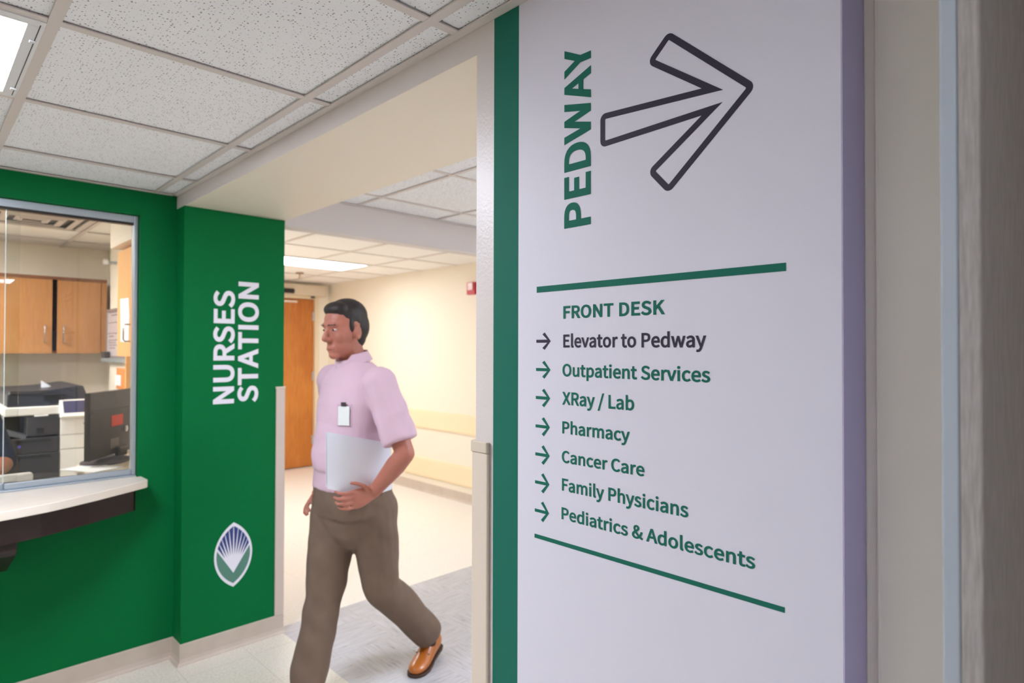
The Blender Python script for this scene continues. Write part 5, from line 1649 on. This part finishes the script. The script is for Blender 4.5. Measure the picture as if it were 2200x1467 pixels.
for an, toe in ((AN_F, Vector((1.06, 2.535, 0.04))), (AN_B, Vector((1.775, 2.46, 0.038)))):
    b = MB(); b.cap(an + (an - toe).normalized() * -0.005 + Vector((0, 0, 0.04)), an.lerp(toe, 0.12) - Vector((0, 0, 0.03)), 0.043, 0.04, 18)
    obj('sock', b, mat('brown_sock', (62, 46, 38), 0.9), man, smooth=True)

# papers carried under his arm
PQ = [(1.222, 1.226), (1.524, 1.15), (1.532, 0.952), (1.41, 0.936), (1.226, 1.004)]
t = thing('paper_stack', 'white sheets of paper held at the waist of the man in pink', 'papers', (1.37, 2.352, 0.94))
for k, (dx, dz, dy, bend) in enumerate(((0, 0, 0, 0.0), (0.006, 0.004, 0.0016, 0.0), (-0.004, 0.008, 0.0032, 0.0))):
    cx_, cz_ = 1.38, 1.06
    m = MB()
    nU, nV = 10, 1
    pts = [(x + dx, z + dz) for x, z in PQ]
    m.prism(pts, lambda u, v, tt: (u, 2.318 + dy + tt, v), 0, 0.001)
    obj('sheet', m, M_PAPERB, t)

# ---- seated nurse at the reception window
NX, NY = 0.098, 4.18
M_NAVY = mat('navy_scrubs', (44, 54, 78), 0.85, bump=0.2, bscale=300)
H2, HR2 = head_frame((NX, NY - 0.06, 1.46), 0.0, math.radians(10), (-0.3, -1, 0))
SL, EL, WL = Vector((NX + 0.19, NY, 1.21)), Vector((NX + 0.265, NY - 0.1, 0.985)), Vector((NX + 0.2, NY - 0.33, 0.962))
SR, ER, WR_ = Vector((NX - 0.19, NY, 1.21)), Vector((NX - 0.27, NY - 0.1, 0.985)), Vector((NX - 0.14, NY - 0.33, 0.962))
b = MB()
NT = [((NX, NY + 0.02, 0.64), (0.175, 0, 0), (0, 0.125, 0)), ((NX, NY + 0.02, 0.8), (0.155, 0, 0), (0, 0.11, 0)), ((NX, NY, 1.0), (0.16, 0, 0), (0, 0.11, 0)), ((NX, NY, 1.16), (0.17, 0, 0), (0, 0.1, 0)), ((NX, NY - 0.01, 1.26), (0.12, 0, 0), (0, 0.065, 0)), ((NX, NY - 0.015, 1.3), (0.06, 0, 0), (0, 0.055, 0))]
b.loft(NT, 22)
b.cap((NX, NY - 0.02, 1.28), (NX, NY - 0.045, 1.4), 0.05, 0.048)
head_forms(b, H2, HR2, 0.95)
for S, E_, W, sd in ((SL, EL, WL, 1), (SR, ER, WR_, -1)):
    b.cap(S, E_, 0.05, 0.042); b.cap(E_, E_.lerp(W, 0.3), 0.042, 0.043); b.cap(E_.lerp(W, 0.3), W, 0.043, 0.027)
    b.loft([(W, (0.026, 0, 0), (0, 0.0, 0.016)), (W + Vector((-0.01 * sd, -0.045, -0.006)), (0.038, 0, 0), (0, 0, 0.014)), (W + Vector((-0.015 * sd, -0.08, -0.01)), (0.038, 0, 0), (0, 0, 0.012))], 14)
    for k in range(4):
        p = W + Vector((-0.015 * sd + (k - 1.5) * 0.019, -0.078, -0.009))
        L_ = (0.8, 1.0, 0.95, 0.75)[k]
        finger(b, [p, p + Vector((0, -0.034, 0.003)) * L_, p + Vector((0, -0.06, -0.004)) * L_, p + Vector((0, -0.072, -0.014)) * L_], 0.0085)
    p = W + Vector((-0.03 * sd, -0.03, -0.004))
    finger(b, [p, p + Vector((-0.025 * sd, -0.025, -0.002)), p + Vector((-0.035 * sd, -0.05, -0.006))], 0.0105)
for sd in (1, -1):
    hp, kn, an = Vector((NX + 0.09 * sd, NY, 0.66)), Vector((NX + 0.11 * sd, NY - 0.4, 0.66)), Vector((NX + 0.11 * sd, NY - 0.36, 0.24))
    b.cap(hp, kn, 0.085, 0.058); b.cap(kn, an, 0.055, 0.036); b.cap(an, an + Vector((0, -0.14, -0.06)), 0.036, 0.028)
nurse = tag(organic('person', b, mat('skin_tan', (178, 112, 86), 0.5), None, 0.006, 5), 'seated person in navy scrubs at the left edge of the reception window, mostly hidden', 'person')
head_details(nurse, H2, HR2, 0.95, True, mat('brown_hair', (70, 48, 36), 0.5, bump=0.6, bscale=160))
b = MB()
b.loft([(c, (u[0] + 0.014, 0, 0), (0, v[1] + 0.014, 0)) for c, u, v in NT[:-1]] + [((NX, NY - 0.013, 1.288), (0.088, 0, 0), (0, 0.066, 0))], 24)
for S, E_ in ((SL, EL), (SR, ER)):
    b.ell(S, (0.068, 0.066, 0.062)); b.cap(S, S.lerp(E_, 0.96), 0.066, 0.06)
organic('scrub_top', b, M_NAVY, nurse, 0.007, 5)
b = MB()
b.loft([((NX, NY + 0.02, 0.6), (0.18, 0, 0), (0, 0.13, 0)), ((NX, NY + 0.02, 0.74), (0.186, 0, 0), (0, 0.136, 0))], 22)
for sd in (1, -1):
    hp, kn, an = Vector((NX + 0.09 * sd, NY, 0.66)), Vector((NX + 0.11 * sd, NY - 0.4, 0.66)), Vector((NX + 0.11 * sd, NY - 0.36, 0.27))
    b.cap(hp, kn, 0.1, 0.076); b.cap(kn, an, 0.074, 0.066)
organic('scrub_trousers', b, M_NAVY, nurse, 0.008, 5)
for sd in (1, -1):
    b = MB(); a = Vector((NX + 0.11 * sd, NY - 0.34, 0.2))
    b.loft([(a + Vector((0, 0.05, 0)), (0.035, 0, 0), (0, 0, 0.035)), (a + Vector((0, -0.06, 0)), (0.042, 0, 0), (0, 0, 0.036)), (a + Vector((0, -0.18, -0.012)), (0.042, 0, 0), (0, 0, 0.024)), (a + Vector((0, -0.21, -0.015)), (0.025, 0, 0), (0, 0, 0.015))], 18)
    obj('shoe', b, M_WHITE, nurse, smooth=True, ang=80)
# her chair
t = thing('office_chair', 'black office chair under the seated person in navy', 'chair', (NX, NY + 0.03, 0))
b = MB(); b.loft([((NX, NY + 0.0, 0.5), (0.22, 0, 0), (0, 0.22, 0)), ((NX, NY + 0.0, 0.52), (0.245, 0, 0), (0, 0.235, 0)), ((NX, NY, 0.555), (0.245, 0, 0), (0, 0.235, 0)), ((NX, NY, 0.567), (0.22, 0, 0), (0, 0.21, 0))], 32, 4)
obj('seat', b, M_BLACK, t, smooth=True, ang=50)
b = MB(); b.loft([((NX, NY + 0.215, 0.66), (0.2, 0, 0), (0, 0.025, 0)), ((NX, NY + 0.2, 0.8), (0.225, 0, 0), (0, 0.028, 0)), ((NX, NY + 0.21, 1.0), (0.22, 0, 0), (0, 0.026, 0)), ((NX, NY + 0.225, 1.1), (0.18, 0, 0), (0, 0.02, 0))], 28, 4)
obj('backrest', b, M_BLACK, t, smooth=True, ang=60)
b = MB(); b.tube([(NX, NY + 0.1, 0.5), (NX, NY + 0.26, 0.5), (NX, NY + 0.27, 0.6), (NX, NY + 0.245, 0.8)], 0.018, 10)
obj('back_support', b, M_CHAR, t, smooth=True)
for sd in (1, -1):
    b = MB(); b.tube([(NX + 0.2 * sd, NY + 0.05, 0.5), (NX + 0.33 * sd, NY + 0.05, 0.52), (NX + 0.345 * sd, NY + 0.05, 0.78), (NX + 0.335 * sd, NY + 0.0, 0.84)], 0.014, 10)
    o = obj('armrest', b, M_CHAR, t, smooth=True)
    b = MB(); b.loft([((NX + 0.33 * sd, NY + 0.13, 0.85), (0.03, 0, 0), (0, 0, 0.012)), ((NX + 0.33 * sd, NY + 0.1, 0.85), (0.042, 0, 0), (0, 0, 0.016)), ((NX + 0.33 * sd, NY - 0.08, 0.85), (0.042, 0, 0), (0, 0, 0.016)), ((NX + 0.33 * sd, NY - 0.12, 0.848), (0.03, 0, 0), (0, 0, 0.01))], 18, 3)
    obj('arm_pad', b, M_BLACK, o, smooth=True)
b = MB(); b.cyl((NX, NY, 0.09), (0, 0, 1), 0.028, 0.41, 20)
obj('gas_column', b, M_CHROME, t, smooth=True)
for k in range(5):
    a = 2 * math.pi * k / 5 + 0.3
    d = Vector((math.cos(a), math.sin(a), 0))
    b = MB(); b.tube([Vector((NX, NY, 0.105)) + d * 0.02, Vector((NX, NY, 0.1)) + d * 0.15, Vector((NX, NY, 0.078)) + d * 0.3], [0.024, 0.02, 0.015], 10)
    lg = obj('leg', b, M_BLACK, t, smooth=True)
    c = Vector((NX, NY, 0.028)) + d * 0.3
    s_ = d.cross(Vector((0, 0, 1)))
    b = MB(); b.cyl(c - s_ * 0.02, s_, 0.028, 0.04, 18)
    obj('caster', b, M_CHAR, lg, 0.004)
